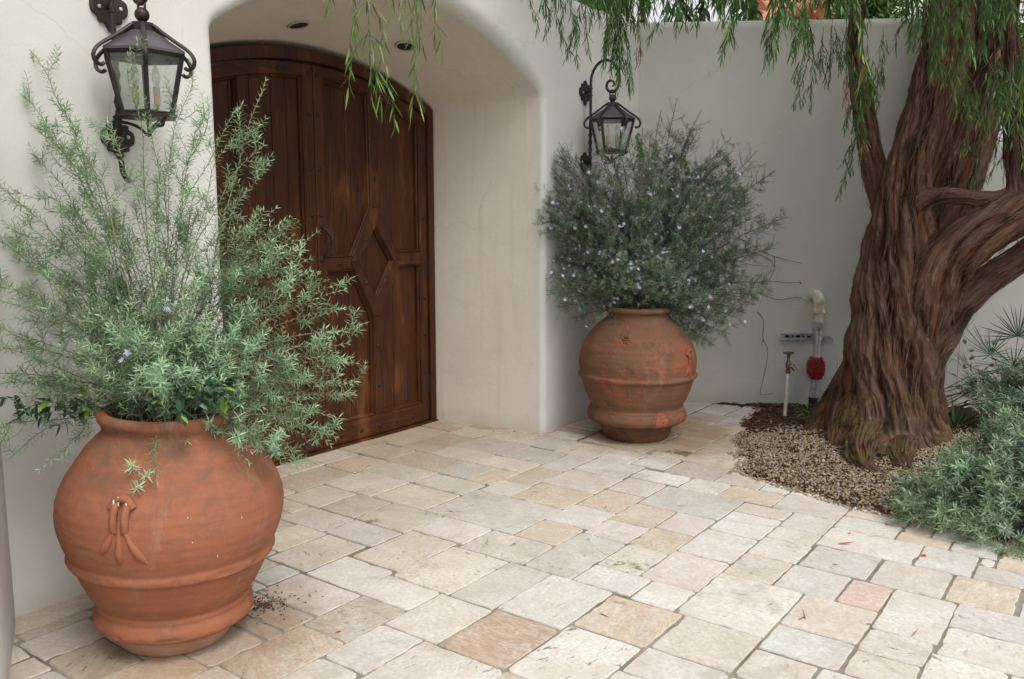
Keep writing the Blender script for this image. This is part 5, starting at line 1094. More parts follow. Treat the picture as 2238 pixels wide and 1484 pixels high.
# ================================================================ TREE
def tree_trunk(parent):
    dT = float((np.array([*TREE, 0]) - CAM) @ FW)
    G_ = lambda x, y, z=0: gp(x, y, z)
    limbs = []
    def limb(pts, tw=0.0):
        P = np.array([at(p[0], p[1], p[2]) for p in pts]); rr = np.array([p[3] for p in pts]); limbs.append((catmull(P, 6), np.interp(np.linspace(0, len(pts) - 1, (len(pts) - 1) * 6 + 1), range(len(pts)), rr), tw))
    # main stem (leans right going up)
    limb([(1935, 985, 6.10, .44), (1928, 930, 6.08, .41), (1938, 850, 6.05, .345), (1946, 760, 6.02, .305), (1955, 670, 6.0, .270), (1962, 590, 5.97, .235), (1970, 510, 5.95, .200), (1980, 430, 5.95, .175), (2003, 340, 5.95, .165), (2032, 240, 5.95, .158), (2055, 140, 5.97, .16), (2070, 20, 6.0, .16), (2090, -160, 6.0, .15)], .9)
    # right half of the base, a second fused stem
    limb([(2022, 960, 6.28, .17), (2014, 880, 6.25, .17), (2014, 790, 6.2, .175), (2024, 700, 6.15, .19), (2035, 640, 6.1, .20)], .6)
    # dark stem behind
    limb([(2015, 700, 6.35, .20), (2035, 580, 6.4, .20), (2065, 450, 6.45, .21), (2090, 330, 6.5, .205), (2115, 200, 6.5, .20), (2135, 60, 6.5, .19), (2150, -120, 6.5, .18)], -.8)
    # big limb sweeping right
    limb([(1995, 740, 5.95, .18), (2020, 660, 5.86, .20), (2065, 575, 5.78, .185), (2130, 520, 5.7, .155), (2200, 482, 5.65, .140), (2290, 435, 5.6, .14), (2420, 350, 5.6, .13), (2560, 220, 5.6, .115), (2690, 60, 5.65, .10), (2790, -120, 5.7, .08)], 1.4)
    # lower limb to the right
    limb([(2030, 745, 6.15, .17), (2085, 672, 6.12, .150), (2145, 618, 6.1, .125), (2215, 572, 6.08, .118), (2300, 520, 6.05, .12), (2420, 450, 6.0, .11), (2580, 370, 6.0, .10), (2760, 250, 6.0, .085), (2900, 90, 6.0, .06)], -1.0)
    # thin horizontal limb
    limb([(1985, 480, 5.88, .075), (2015, 440, 5.80, .07), (2060, 428, 5.75, .058), (2120, 432, 5.72, .055), (2180, 436, 5.7, .052), (2232, 415, 5.68, .06)], .5)
    # slim stem on the left
    limb([(1955, 520, 6.05, .10), (1925, 430, 6.12, .085), (1906, 350, 6.15, .078), (1890, 260, 6.2, .072), (1876, 170, 6.25, .066), (1868, 70, 6.3, .062), (1890, -20, 6.3, .055), (1920, -120, 6.3, .05)], .5)
    # slim stem behind right, vertical stem at right
    limb([(2105, 460, 6.5, .08), (2135, 370, 6.55, .072), (2165, 280, 6.6, .068), (2190, 180, 6.65, .06), (2210, 60, 6.7, .055), (2225, -80, 6.7, .05)], .5)
    limb([(2240, 470, 5.66, .11), (2228, 380, 5.68, .092), (2222, 300, 5.7, .085), (2215, 220, 5.72, .08), (2205, 120, 5.75, .075), (2190, 0, 5.8, .07), (2170, -120, 5.8, .06)], .6)
    # roots
    limb([(1935, 900, 6.0, .20), (1912, 945, 5.88, .15), (1888, 978, 5.62, .115), (1882, 1005, 5.46, .092), (1890, 1028, 5.34, .075), (1915, 1045, 5.26, .060), (1945, 1056, 5.20, .035)], .3)
    limb([(1990, 910, 6.05, .19), (1980, 955, 5.88, .13), (1968, 985, 5.66, .095), (1964, 1010, 5.50, .075), (1975, 1030, 5.36, .060), (2000, 1046, 5.26, .038)], .3)
    limb([(1890, 850, 6.15, .24), (1850, 895, 6.22, .19), (1812, 925, 6.26, .13), (1785, 945, 6.24, .08), (1765, 955, 6.2, .05)], .3)
    limb([(1900, 880, 6.0, .22), (1862, 925, 5.98, .17), (1838, 955, 5.95, .11), (1825, 975, 5.85, .05)], .3)
    limb([(2020, 890, 6.25, .17), (2036, 935, 6.25, .12), (2050, 960, 6.2, .08)], .3)
    # union of tubes -> one skin
    b = MB()
    for P, rr, tw in limbs:
        b.tube(P, rr, 16); b.ball(P[0], rr[0], 12); b.ball(P[-1], rr[-1], 12)
    me = bpy.data.meshes.new('tmp'); me.from_pydata([tuple(v) for v in b.V], [], b.F); tmp = bpy.data.objects.new('tmp', me); SC.collection.objects.link(tmp)
    rm = tmp.modifiers.new('r', 'REMESH'); rm.mode = 'VOXEL'; rm.voxel_size = .024
    sm = tmp.modifiers.new('s', 'SMOOTH'); sm.factor = .5; sm.iterations = 5
    ss = tmp.modifiers.new('d', 'SUBSURF'); ss.levels = 2; ss.render_levels = 2
    dg = bpy.context.evaluated_depsgraph_get(); dg.update(); ev = tmp.evaluated_get(dg); em = bpy.data.meshes.new_from_object(ev)
    n = len(em.vertices); V = np.empty(n * 3); em.vertices.foreach_get('co', V); V = V.reshape(-1, 3); Nn = np.empty(n * 3); em.vertices.foreach_get('normal', Nn); Nn = Nn.reshape(-1, 3)
    keep = None
    # flow coordinates from the nearest limbs
    best = [np.full(n, 1e9), np.full(n, 1e9)]; disp = np.zeros(n); wsum = np.zeros(n); flow = np.zeros((n, 3)); bd = np.full(n, 1e9)
    for li, (P, rr, tw) in enumerate(limbs):
        T_ = nrm(np.gradient(P, axis=0)); d = np.r_[0, np.cumsum(np.linalg.norm(np.diff(P, axis=0), axis=1))]
        dm = np.full(n, 1e9); idx = np.zeros(n, int); tt = np.zeros(n)
        for i in range(len(P) - 1):
            ab = P[i + 1] - P[i]; t = np.clip(((V - P[i]) @ ab) / (ab @ ab), 0, 1); q = P[i] + t[:, None] * ab; dd = np.linalg.norm(V - q, axis=1)
            m_ = dd < dm; dm[m_] = dd[m_]; idx[m_] = i; tt[m_] = t[m_]
        s = d[idx] + tt * (d[idx + 1] - d[idx]); C = P[idx] + tt[:, None] * (P[idx + 1] - P[idx]); rl_ = rr[idx] + tt * (rr[idx + 1] - rr[idx])
        # rotation-minimising frame, plus the twist of the grain
        A0 = np.zeros_like(P); ref = nrm(np.cross(T_[0], [0.3, 1, 0.1]))
        for i in range(len(P)): ref = nrm(ref - T_[i] * (ref @ T_[i])); A0[i] = ref
        A = A0[idx]; B = np.cross(T_[idx], A); rel = V - C; th = np.arctan2((rel * B).sum(1), (rel * A).sum(1)) + tw * s
        rb = np.maximum(rl_.mean(), .05)
        f3 = np.c_[np.cos(th) * rb, np.sin(th) * rb, s + li * 7.3]
        wob = np.c_[(vnoise(f3 * np.array([6, 6, 3.]), li) - .5), (vnoise(f3 * np.array([6, 6, 3.]), li + 50) - .5), np.zeros(n)] * .055
        g = f3 + wob
        def rid(f, fs, sd): v = vnoise(g * np.array([f, f, fs]), sd); return 1 - np.abs(2 * v - 1)
        def crk(f, fs, sd, w0): v = vnoise(g * np.array([f, f, fs]), sd); return np.clip(np.abs(2 * v - 1) / w0, 0, 1)
        h = .45 * crk(10, 1.0, 1, .40) * (.7 + .3 * rid(5, .8, 7)) + .33 * crk(24, 2.6, 2, .45) + .22 * rid(60, 8, 3)
        lump = (vnoise(f3 * np.array([3.5, 3.5, 1.3]), 9) - .5)
        amp = np.clip(rl_ / .22, .25, 1.25)
        w_ = np.exp(-np.clip((dm / rl_ - .8), 0, 9) * 9)
        disp += w_ * ((h - .6) * .080 * amp + lump * .10 * amp); wsum += w_
        m_ = (dm / rl_) < bd; bd[m_] = (dm / rl_)[m_]; flow[m_] = f3[m_]
        best[0][m_] = h[m_]
    V2 = V + Nn * (disp / (wsum + 1e-6))[:, None]
    nf = len(em.polygons); fl_ = np.empty(nf * 4, np.int32) if all(len(p.vertices) == 4 for p in em.polygons) else None
    em.vertices.foreach_set('co', V2.ravel()); em.materials.clear(); em.materials.append(M['bark']); em.polygons.foreach_set('use_smooth', np.ones(nf, bool))
    a = em.attributes.new('flow', 'FLOAT_VECTOR', 'POINT'); a.data.foreach_set('vector', flow.astype(np.float32).ravel())
    a = em.attributes.new('ridge', 'FLOAT', 'POINT'); a.data.foreach_set('value', best[0].astype(np.float32))
    em.update(); o = bpy.data.objects.new('trunk', em); link(o, parent); bpy.data.objects.remove(tmp); print('trunk verts', n)
    # loose strips of bark
    r = np.random.default_rng(8); sel = r.choice(n, 17000, replace=False); PP = V2[sel] + Nn[sel] * .002
    # strip direction = limb direction at that point
    DD = []
    for p in PP:
        bi, bdist = None, 1e9
        for P, rr, tw in limbs:
            k = np.argmin(np.linalg.norm(P - p, axis=1)); dq = np.linalg.norm(P[k] - p) / rr[k]
            if dq < bdist: bdist = dq; bi = nrm(P[min(k + 1, len(P) - 1)] - P[max(k - 1, 0)])
        DD.append(bi * (1 if r.random() < .35 else -1))
    DD = np.array(DD) + r.normal(size=(len(PP), 3)) * .10; Ns = Nn[sel]
    Vs, Fs, k = leaf_arrays(PP, DD, Ns, r.uniform(.05, .19, len(PP)), r.uniform(.0015, .0085, len(PP)) * np.where(r.random(len(PP)) < .15, 1.8, 1), -r.uniform(-.04, .10, len(PP)), 4)
    fs = np.repeat(np.c_[r.uniform(0, 50, (len(PP), 2)), r.uniform(0, 50, len(PP))], k, 0) + (Vs - np.repeat(PP, k, 0))
    mk('bark_strips', Vs, Fs, M['bark'], parent, attrs={'flow': ('FLOAT_VECTOR', fs), 'ridge': ('FLOAT', np.repeat(r.uniform(.35, .95, len(PP)), k))})
tree = empty('weeping_tree', (0, 0, 0), label='weeping willow-leaved tree with a thick shaggy twisted trunk', cat='tree')
tree_trunk(tree)

# hanging foliage
r5 = np.random.default_rng(61)
LP = []; LD = []; LN = []; LL = []; LW = []; LC = []; TW = []; TR = []
def twig(P, L, dens, W=.008, side=.55, tone=.0, sub=0):
    P = np.asarray(P); TW.append(P); TR.append(.0013 + .0006 * (sub > 0)); d = np.r_[0, np.cumsum(np.linalg.norm(np.diff(P, axis=0), axis=1))]; Lt = d[-1]
    n = max(3, int(Lt * dens)); s = np.linspace(.12, 1, n) * Lt; C = np.c_[[np.interp(s, d, P[:, k]) for k in range(3)]].T
    T0 = nrm(np.gradient(P, axis=0)); T_ = nrm(np.c_[[np.interp(s, d, T0[:, k]) for k in range(3)]].T); A, B = frames(T_)
    ph = np.arange(n) * 2.4 + r5.uniform(0, 6); rv = A * np.cos(ph)[:, None] + B * np.sin(ph)[:, None]
    D = nrm(T_ * .75 + rv * side + np.array([0, 0, -.55]) + r5.normal(size=(n, 3)) * .12)
    LP.append(C); LD.append(D); LN.append(nrm(rv + r5.normal(size=(n, 3)) * .4 + np.array([0, 0, .3]))); LL.append(L * r5.uniform(.6, 1.15, n)); LW.append(np.full(n, W * 1.2) * r5.uniform(.7, 1.2, n)); LC.append(np.clip(r5.uniform(0, .6, n) + tone + np.where(s > Lt * .9, .25, 0), 0, 1))
    for _ in range(sub):
        k = r5.integers(1, len(P) - 2); q = P[k]; rv2 = r5.normal(size=3); rv2[2] = 0; rv2 = nrm(rv2); ln = Lt * r5.uniform(.22, .45)
        twig(bez(q, q + rv2 * ln * .35 + np.array([0, 0, -.08 * ln]), q + rv2 * ln * .42 + np.array([0, 0, -ln]), 6), L, dens, W, side, tone)
def strand(x0, y0, x1, y1, dep, sub=4, L=.085, dens=70, W=.0075, tone=0.0, bend=0):
    a, b = at(x0, y0, dep), at(x1, y1, dep + r5.uniform(-.05, .05)); mid = (a + b) / 2 + RT * bend * dep / 1865 + r5.normal(size=3) * .012
    twig(bez(a, mid, b, 9), L, dens, W, .5, tone, sub)
# near hanging sprays over the arch
for q in [(798, -70, 812, 215, 3.3, 6), (812, 120, 836, 250, 3.3, 1), (770, -70, 778, 60, 3.3, 1), (735, -60, 720, 20, 3.3, 1), (925, -70, 905, 165, 3.4, 4), (905, 150, 898, 240, 3.4, 1), (880, -60, 876, 70, 3.4, 1), (955, -60, 952, 110, 3.4, 1), (850, -60, 858, 20, 3.3, 0)]:
    strand(*q, L=.085, dens=42, W=.0068, tone=.34)
# above the far lantern
for q in [(1150, -50, 1165, 40, 4.6, 2), (1205, -60, 1222, 70, 4.6, 6), (1222, 60, 1248, 115, 4.6, 2), (1190, -60, 1192, 30, 4.6, 4), (1240, -60, 1258, 60, 4.6, 5), (1256, 40, 1262, 140, 4.6, 3), (1278, -40, 1280, 60, 4.6, 3), (1282, 60, 1288, 120, 4.6, 1), (1310, -60, 1312, 50, 4.6, 3),
          (1345, -70, 1350, 120, 4.7, 9), (1352, -60, 1354, 160, 4.7, 10), (1356, 20, 1350, 200, 4.7, 6), (1365, -60, 1362, 80, 4.7, 10), (1350, -60, 1345, 100, 4.8, 12), (1348, 40, 1352, 170, 4.75, 5), (1390, -60, 1395, 70, 4.7, 6), (1420, -60, 1408, 40, 4.7, 5), (1300, -60, 1325, 30, 4.7, 4),
          (1440, -60, 1432, 60, 4.6, 3), (1452, 30, 1415, 90, 4.6, 1), (1475, -30, 1478, 70, 4.6, 2), (1462, 0, 1500, 55, 4.7, 1), (1200, -60, 1300, 20, 4.6, 5), (1300, -80, 1420, 5, 4.7, 7)]:
    strand(*q, L=.062, dens=85, W=.0062, tone=.02)
strand(1395, 60, 1400, 110, 4.7, 1, .06, 90, .006)
# sprays against the garden wall
for q in [(1505, -60, 1518, 30, 4.4, 2), (1520, 0, 1526, 60, 4.4, 1), (1600, -70, 1594, 60, 4.2, 8), (1594, 40, 1578, 115, 4.2, 6), (1585, -60, 1575, 40, 4.2, 3), (1620, -60, 1606, 60, 4.2, 4), (1705, -70, 1705, 40, 3.9, 8), (1705, 20, 1672, 135, 3.9, 7), (1722, -40, 1700, 60, 3.9, 5), (1690, -40, 1690, 60, 3.9, 4), (1740, -60, 1735, 50, 4.2, 5)]:
    strand(*q, L=.085, dens=62, W=.0078, tone=.08)
for q in [(1760, 20, 1768, 90, 5.2, 4), (1770, 70, 1745, 170, 5.2, 4), (1765, 130, 1738, 225, 5.2, 4), (1775, 130, 1772, 240, 5.2, 3), (1800, 60, 1790, 150, 5.2, 5), (1820, 40, 1815, 170, 5.3, 8), (1850, 40, 1850, 190, 5.2, 8), (1862, 120, 1878, 250, 5.2, 6), (1885, 220, 1862, 330, 5.4, 5), (1880, 280, 1840, 360, 5.4, 4), (1868, 300, 1848, 400, 5.4, 3), (1850, 370, 1832, 430, 5.4, 1), (1895, 80, 1900, 210, 5.0, 8), (1930, 60, 1925, 190, 5.0, 7), (1900, 160, 1885, 250, 5.1, 4)]:
    strand(*q, L=.06, dens=80, W=.0062, tone=.02)
for k in range(44):
    x = r5.uniform(1760, 2300); y = r5.uniform(-190, 0) if not 1960 < r5.uniform(1760, 2300) < 2120 else -190; dp = r5.uniform(4.3, 5.6); ln = r5.uniform(90, 190) * (1.0 if x > 1850 else .7)
    strand(x, y, x + r5.uniform(-35, 25), y + ln, dp, 6, r5.uniform(.06, .10), 62, .008, r5.uniform(-.02, .14))
for k in range(17):
    x = r5.uniform(2060, 2290); y = r5.uniform(60, 180) if x > 2080 else r5.uniform(30, 90); dp = r5.uniform(4.6, 5.5)
    strand(x, y, x + r5.uniform(-30, 30), y + r5.uniform(60, 150), dp, 4, r5.uniform(.06, .09), 60, .0078, r5.uniform(0, .1))
for k in range(40):
    x = r5.uniform(2300, 2950); y = r5.uniform(-200, 60); strand(x, y, x + r5.uniform(-35, 25), y + r5.uniform(120, 230), r5.uniform(4.6, 6.2), 6, .09, 50, .0085, r5.uniform(0, .14))
for q in [(2150, 300, 2125, 420, 6.2, 3), (2190, 280, 2170, 350, 6.0, 4), (2200, 330, 2150, 400, 6.0, 3), (2215, 240, 2235, 360, 5.3, 3), (2120, 260, 2100, 330, 5.4, 2), (2130, 300, 2120, 410, 6.3, 2)]:
    strand(*q, L=.07, dens=60, W=.007, tone=.15)
strand(1880, 20, 1886, 120, 3.2, 1, .10, 22, .008, .35); strand(1884, 110, 1880, 170, 3.2, 1, .10, 26, .007, .35)
# the crown above the frame: shades the bed and the garden wall
for k in range(620):
    x = r5.uniform(4.2, 9.4); y = r5.uniform(-.6, 4.4); z = r5.uniform(3.9, 5.6); p = np.array([x, y, z])
    if math.hypot(x - 7.0, y - 1.4) > 3.2: continue
    if z < 3.35 + .0 * x: continue
    twig(bez(p, p + np.array([r5.uniform(-.1, .1), r5.uniform(-.1, .1), -.2]), p + np.array([r5.uniform(-.2, .2), r5.uniform(-.2, .2), -.5]), 6), .17, 30, .036, .7, 0, 3)
V, F, k = leaf_arrays(np.vstack(LP), np.vstack(LD), np.vstack(LN), np.concatenate(LL), np.concatenate(LW), r5.uniform(-.2, .2, sum(len(a) for a in LP)), 3)
print('tree leaves', len(V) // k)
mk('crown', V, F, M['peppermint'], tree, attrs={'lr': ('FLOAT', np.repeat(np.concatenate(LC), k))})
stems_mesh('twigs', TW, TR, M['twig'], tree, 3)
# dead brown spray and scorched leaves
LP = []; LD = []; LN = []; LL = []; LW = []; LC = []; TW = []; TR = []
for q in [(1398, 95, 1402, 130, 4.7, 2), (2200, 90, 2170, 115, 4.5, 1), (1896, 120, 1890, 170, 5.2, 2), (1850, 150, 1846, 230, 5.15, 2), (1885, 290, 1880, 330, 5.35, 1)]: strand(*q, L=.06, dens=70, W=.006)
V, F, k = leaf_arrays(np.vstack(LP), np.vstack(LD), np.vstack(LN), np.concatenate(LL), np.concatenate(LW), .1, 3)
mk('dead_leaves', V, F, M['brown_tip'], tree, attrs={'lr': ('FLOAT', np.repeat(np.concatenate(LC), k))})

# ================================================================ PIPES, VINES, SMALL PLANTS
root = empty('water_pipe', tuple(w2(1.52, .10, 0)), label='steel standpipe with white elbow and dark red valve body against the garden wall', cat='pipe')
def rel(s, off, z): return w2(s, off, z) - w2(1.52, .10, 0)
b = MB(); b.tube(catmull([rel(1.50, -.01, .935), rel(1.505, .05, .945), rel(1.515, .095, .92), rel(1.52, .10, .865), rel(1.52, .10, .825)], 6), [.047] * 17 + [.045] * 8, 18)
b.lathe([(.80, .049), (.805, .054), (.835, .054), (.84, .049)], 20, rel(1.52, .10, 0)); b.build('white_elbow', M['pvc'], root)
MB().lathe([(.735, .034), (.735, .040), (.80, .040)], 18, rel(1.52, .10, 0)).build('pipe_neck', M['pvc'], root)
b = MB(); b.lathe([(.655, .030), (.66, .046), (.682, .046), (.684, .062), (.722, .062), (.726, .042), (.738, .040)], 6, rel(1.52, .10, 0)); b.lathe([(.62, .026), (.625, .040), (.658, .040)], 20, rel(1.52, .10, 0)); b.build('hex_union', M['steel'], root, smooth=False)
MB().tube([rel(1.52, .10, .40), rel(1.52, .10, .64)], .030, 20).build('upper_pipe', M['steel'], root)
MB().tube([rel(1.51, .105, .075), rel(1.515, .102, .27)], .036, 20).build('lower_pipe', M['steel'], root)
MB().tube([rel(1.51, .105, -.02), rel(1.51, .105, .085)], .038, 18).build('rubber_sleeve', M['rubber'], root)
rotw = Matrix(((T2[0], -N2[0], 0), (T2[1], -N2[1], 0), (0, 0, 1)))
b = MB(); c = rel(1.518, .105, .335)
b.box(c, (.125, .09, .13), rotw); b.box(c, (.095, .10, .185), rotw); b.box(c + np.array([0, 0, .0]), (.145, .06, .075), rotw)
vb = b.build('valve_body', M['red_paint'], root, smooth=False); bv = vb.modifiers.new('b', 'BEVEL'); bv.width = .008; bv.segments = 2
for i, z in enumerate((.405, .36, .345, .33, .315, .28)):
    b = MB()
    for k in range(2 if z == .405 else 5):
        w_ = .008; u = (k - (0.5 if z == .405 else 2)) * (.022 if z == .405 else .013)
        b.box(rel(1.518 + u, .158 if abs(z - .335) > .06 else .153, z), (w_, .004, .008 if z != .405 else .014), rotw)
    b.build('raised_lettering', M['red_letter'], root, smooth=False)
# slotted steel channel
ch = MB()
for (z, h) in ((.565, .006), (.615, .006)): ch.box(rel(1.375, .035, z), (.27, .03, h), rotw)
ch.box(rel(1.375, .018, .59), (.27, .004, .052), rotw); ch.box(rel(1.60, .03, .575), (.06, .02, .035), rotw); ch.box(rel(1.64, .035, .565), (.05, .012, .05), rotw @ Matrix.Rotation(.7, 3, 'Y'))
ch.build('wall_channel', M['steel'], root, smooth=False)
for k in range(5): MB().box(rel(1.29 + k * .045, .0215, .59), (.030 if k % 2 == 0 else .014, .003, .018), rotw).build('channel_slot', M['dark_hole'], root, smooth=False)
MB().lathe([(.575, .033), (.575, .037), (.607, .037), (.607, .033)], 20, rel(1.52, .10, 0)).build('pipe_clamp', M['steel'], root)

f0 = gp(1714, 922, .0); fz = lambda z, dx=0, dy=0: np.array([dx, dy, z])
tap = empty('garden_tap', tuple(f0), label='small brass garden tap on a thin white standpipe in the soil', cat='tap')
MB().tube([(0, 0, -.03), (.006, -.004, .18), (.012, -.008, .40)], .0135, 14).build('white_riser', M['pvc'], tap)
b = MB(); b.lathe([(.385, .014), (.388, .019), (.41, .019), (.412, .015), (.43, .018), (.455, .022), (.475, .018), (.49, .011), (.52, .011), (.525, .014), (.535, .014)], 16, (.012, -.008, 0))
d = RT * .8 - FW * .4; d = nrm(d)
b.tube([np.array([.012, -.008, .45]), np.array([.012, -.008, .45]) + d * .035 + [0, 0, -.012], np.array([.012, -.008, .45]) + d * .055 + [0, 0, -.038]], [.016, .018, .019], 12)
b.build('tap_body', M['brass'], tap)
b = MB(); c = np.array([.012, -.008, .548]); b.tube([c + .037 * np.array([math.cos(a), math.sin(a), 0]) for a in np.linspace(0, 6.283, 17)], .006, 8, cap=False)
for a in (0, 1.57, 3.14, 4.71): b.tube([c, c + .037 * np.array([math.cos(a), math.sin(a), 0])], .004, 6)
b.ball(c, .010, 8); b.build('hand_wheel', M['handwheel'], tap)

# creeper on the garden wall (dry stems) and ivy in the corner
def wall_pt(px, py, off=.008):
    d = ray(px, py); n3 = np.array([N2[0], N2[1], 0]); p0 = np.array([C2[0], C2[1], 0]) - n3 * off
    t = ((p0 - CAM) @ n3) / (d @ n3); return CAM + d * t
cr = empty('wall_creeper', (0, 0, 0), label='thin dry creeper stems spreading over the garden wall right of the flowering bush', cat='vine')
LINES = [[(1580, 500), (1625, 525), (1680, 555), (1720, 568), (1753, 575)], [(1585, 520), (1610, 545), (1650, 553), (1680, 565), (1692, 582)], [(1600, 565), (1640, 578), (1690, 582)], [(1692, 560), (1693, 585), (1682, 612), (1668, 635), (1660, 670)],
         [(1600, 600), (1640, 604), (1670, 601)], [(1640, 620), (1680, 614), (1720, 618), (1748, 616)], [(1660, 640), (1700, 655), (1740, 650), (1770, 660)], [(1655, 680), (1668, 700), (1668, 740), (1678, 765), (1672, 810), (1665, 840), (1663, 862), (1690, 858)], [(1668, 740), (1664, 755)], [(1540, 480), (1575, 505), (1600, 540), (1615, 560)]]
paths = []
for l in LINES:
    P = catmull([wall_pt(*q) for q in l], 8); P += (vnoise(P * 40, 3)[:, None] - .5) * .012 * T2.tolist()[0]; paths.append(P)
stems_mesh('creeper_stems', paths, [.0024] * len(paths), M['dry_vine'], cr, 5)
b = MB()
for P in paths:
    for k in range(2, len(P), 2): b.ball(P[k] + np.array([0, 0, random.uniform(-.006, .006)]), .0034, 5)
b.build('creeper_buds', M['dry_vine'], cr)
r6 = np.random.default_rng(71)
P = np.array([wall_pt(*q) for q in [(1748, 616), (1575, 505), (1590, 530), (1565, 500), (1640, 620)]])
for q in P:
    V, F, k = leaf_arrays(q[None], np.array([[.3, -.3, -.6]]), np.array([[-.8, -.5, .1]]), .022, .016, .2, 4); mk('red_creeper_leaf', V, F, M['red_leaf'], cr)
iv = empty('ivy_strand', (0, 0, 0), label='narrow green ivy strand climbing the inside corner above the far lantern', cat='vine')
def ivy(pts, n, name='ivy_leaves'):
    P = catmull([wall_pt(x, y, .02) for x, y in pts], 8); stems_mesh('ivy_stem', [P], [.003], M['green_stem'], iv, 5)
    k = r6.integers(0, len(P), n); C = P[k] + r6.normal(size=(n, 3)) * .009; D = nrm(r6.normal(size=(n, 3)) + np.array([0, 0, -.6])); N_ = nrm(np.tile([-.7, -.6, .2], (n, 1)) + r6.normal(size=(n, 3)) * .3)
    V, F, kk = leaf_arrays(C, D, N_, r6.uniform(.025, .045, n), r6.uniform(.022, .034, n), .2, 4); mk(name, V, F, M['ivy'], iv, attrs={'lr': ('FLOAT', np.repeat(r6.random(n), kk))})
ivy([(1378, 60), (1376, 110), (1377, 160), (1380, 200), (1378, 245), (1384, 280), (1395, 310), (1402, 345)], 150)
ivy([(1490, 330), (1498, 355), (1505, 375), (1512, 400)], 26)

# little weed at the foot of the tree, strap leaves, palm
def blades(name, label, cat, base, n, L, W, elev, mat, seed, bend=.4, rs=.03):
    r = np.random.default_rng(seed); o = empty(name, tuple(base), label=label, cat=cat); a = r.uniform(0, 6.28, n); e = r.uniform(*elev, n)
    D = np.c_[np.cos(a) * np.cos(e), np.sin(a) * np.cos(e), np.sin(e)]; P = np.c_[np.cos(a), np.sin(a), np.zeros(n)] * rs * r.random((n, 1))
    N_ = np.c_[-np.cos(a) * np.sin(e), -np.sin(a) * np.sin(e), np.cos(e)]
    V, F, k = leaf_arrays(P, D, N_, r.uniform(*L, n), r.uniform(*W, n), r.uniform(bend * .5, bend * 1.3, n), 8); mk('leaves', V, F, M[mat], o, attrs={'lr': ('FLOAT', np.repeat(r.random(n) * .8, k))}); return o
def twiggy(name, label, base, ends, seed, L=.05, W=.01, mat='peppermint', dens=8, emb=None):
    r = np.random.default_rng(seed); o = empty(name, tuple(base), label=label, cat='plant'); pths = []; PP = []; DD = []
    for e in ends:
        P = bez(np.zeros(3), np.array(e) * .5 + np.array([0, 0, .05]), np.array(e), 8); pths.append(P)
        for k in range(2, 8):
            for s_ in range(2): PP.append(P[k]); DD.append(nrm(nrm(P[k] - P[k - 1]) + r.normal(size=3) * .8))
    n = len(PP); V, F, k = leaf_arrays(np.array(PP), np.array(DD), nrm(np.array([0, 0, 1.]) + r.normal(size=(n, 3)) * .4), r.uniform(L * .7, L * 1.2, n), W, .3, 4)
    mk('leaves', V, F, M[mat], o, attrs={'lr': ('FLOAT', np.repeat(r.random(n) * .6 + .2, k))}); stems_mesh('stems', pths, [.002] * len(pths), M['green_stem'], o); return o
wb = gp(1772, 950)
twiggy('weed', 'small green willow-leaved sprout at the foot of the trunk', (wb[0], wb[1], .02), [RT * -.12 + [0, 0, .20], RT * -.03 + [0, 0, .16], RT * .03 - FW * .1 + [0, 0, .03], RT * .20 + [0, 0, .12], RT * .12 - FW * .05 + [0, 0, .13], RT * .02 + [0, 0, .09], RT * -.02 - FW * .08 + [0, 0, .02]], 5, .075, .012)
sb = gp(2085, 945); blades('strap_leaf_plant', 'green strap-leaved clump between the trunk and the lavender', 'plant', (sb[0], sb[1], .02), 26, (.20, .36), (.016, .024), (.5, 1.3), 'peppermint', 6, .5)
# palm: fans of narrow blades on stalks
pr = np.random.default_rng(81); pc = gp(2205, 925); palm = empty('small_palm', (pc[0], pc[1], 0), label='dark spiky dwarf palm against the wall behind the lavender', cat='palm')
PP = []; DD = []; NN = []; stalks = []
for (x, y, dq) in [(2120, 800, 0), (2165, 775, .1), (2225, 735, 0), (2215, 800, -.3), (2150, 850, -.2), (2190, 850, -.3), (2255, 830, -.2), (2120, 870, 0), (2290, 770, 0), (2240, 880, -.4), (2180, 905, -.3)]:
    dp = float((np.array([pc[0], pc[1], .4]) - CAM) @ FW); h = at(x, y, dp + dq + .1) - np.array([pc[0], pc[1], 0]); stalks.append(bez(np.zeros(3), np.array([h[0] * .3, h[1] * .3, h[2] * .8]), h, 8))
    ax = nrm(h - stalks[-1][5]); u, v = frames(ax[None]); u, v = u[0], v[0]; tl = nrm(pr.normal(size=3))
    for k in range(26):
        a = (k / 25 - .5) * 4.2; PP.append(h); DD.append(nrm(ax * math.cos(a) + u * math.sin(a) + v * pr.uniform(-.25, .25) + tl * .15)); NN.append(nrm(v + pr.normal(size=3) * .2))
n = len(PP); V, F, k = leaf_arrays(np.array(PP), np.array(DD), np.array(NN), pr.uniform(.18, .32, n), .009, .12, 4)
mk('fronds', V, F, M['palm'], palm, attrs={'lr': ('FLOAT', np.repeat(pr.random(n), k))}); stems_mesh('stalks', stalks, [.006] * len(stalks), M['twig'], palm, 6)
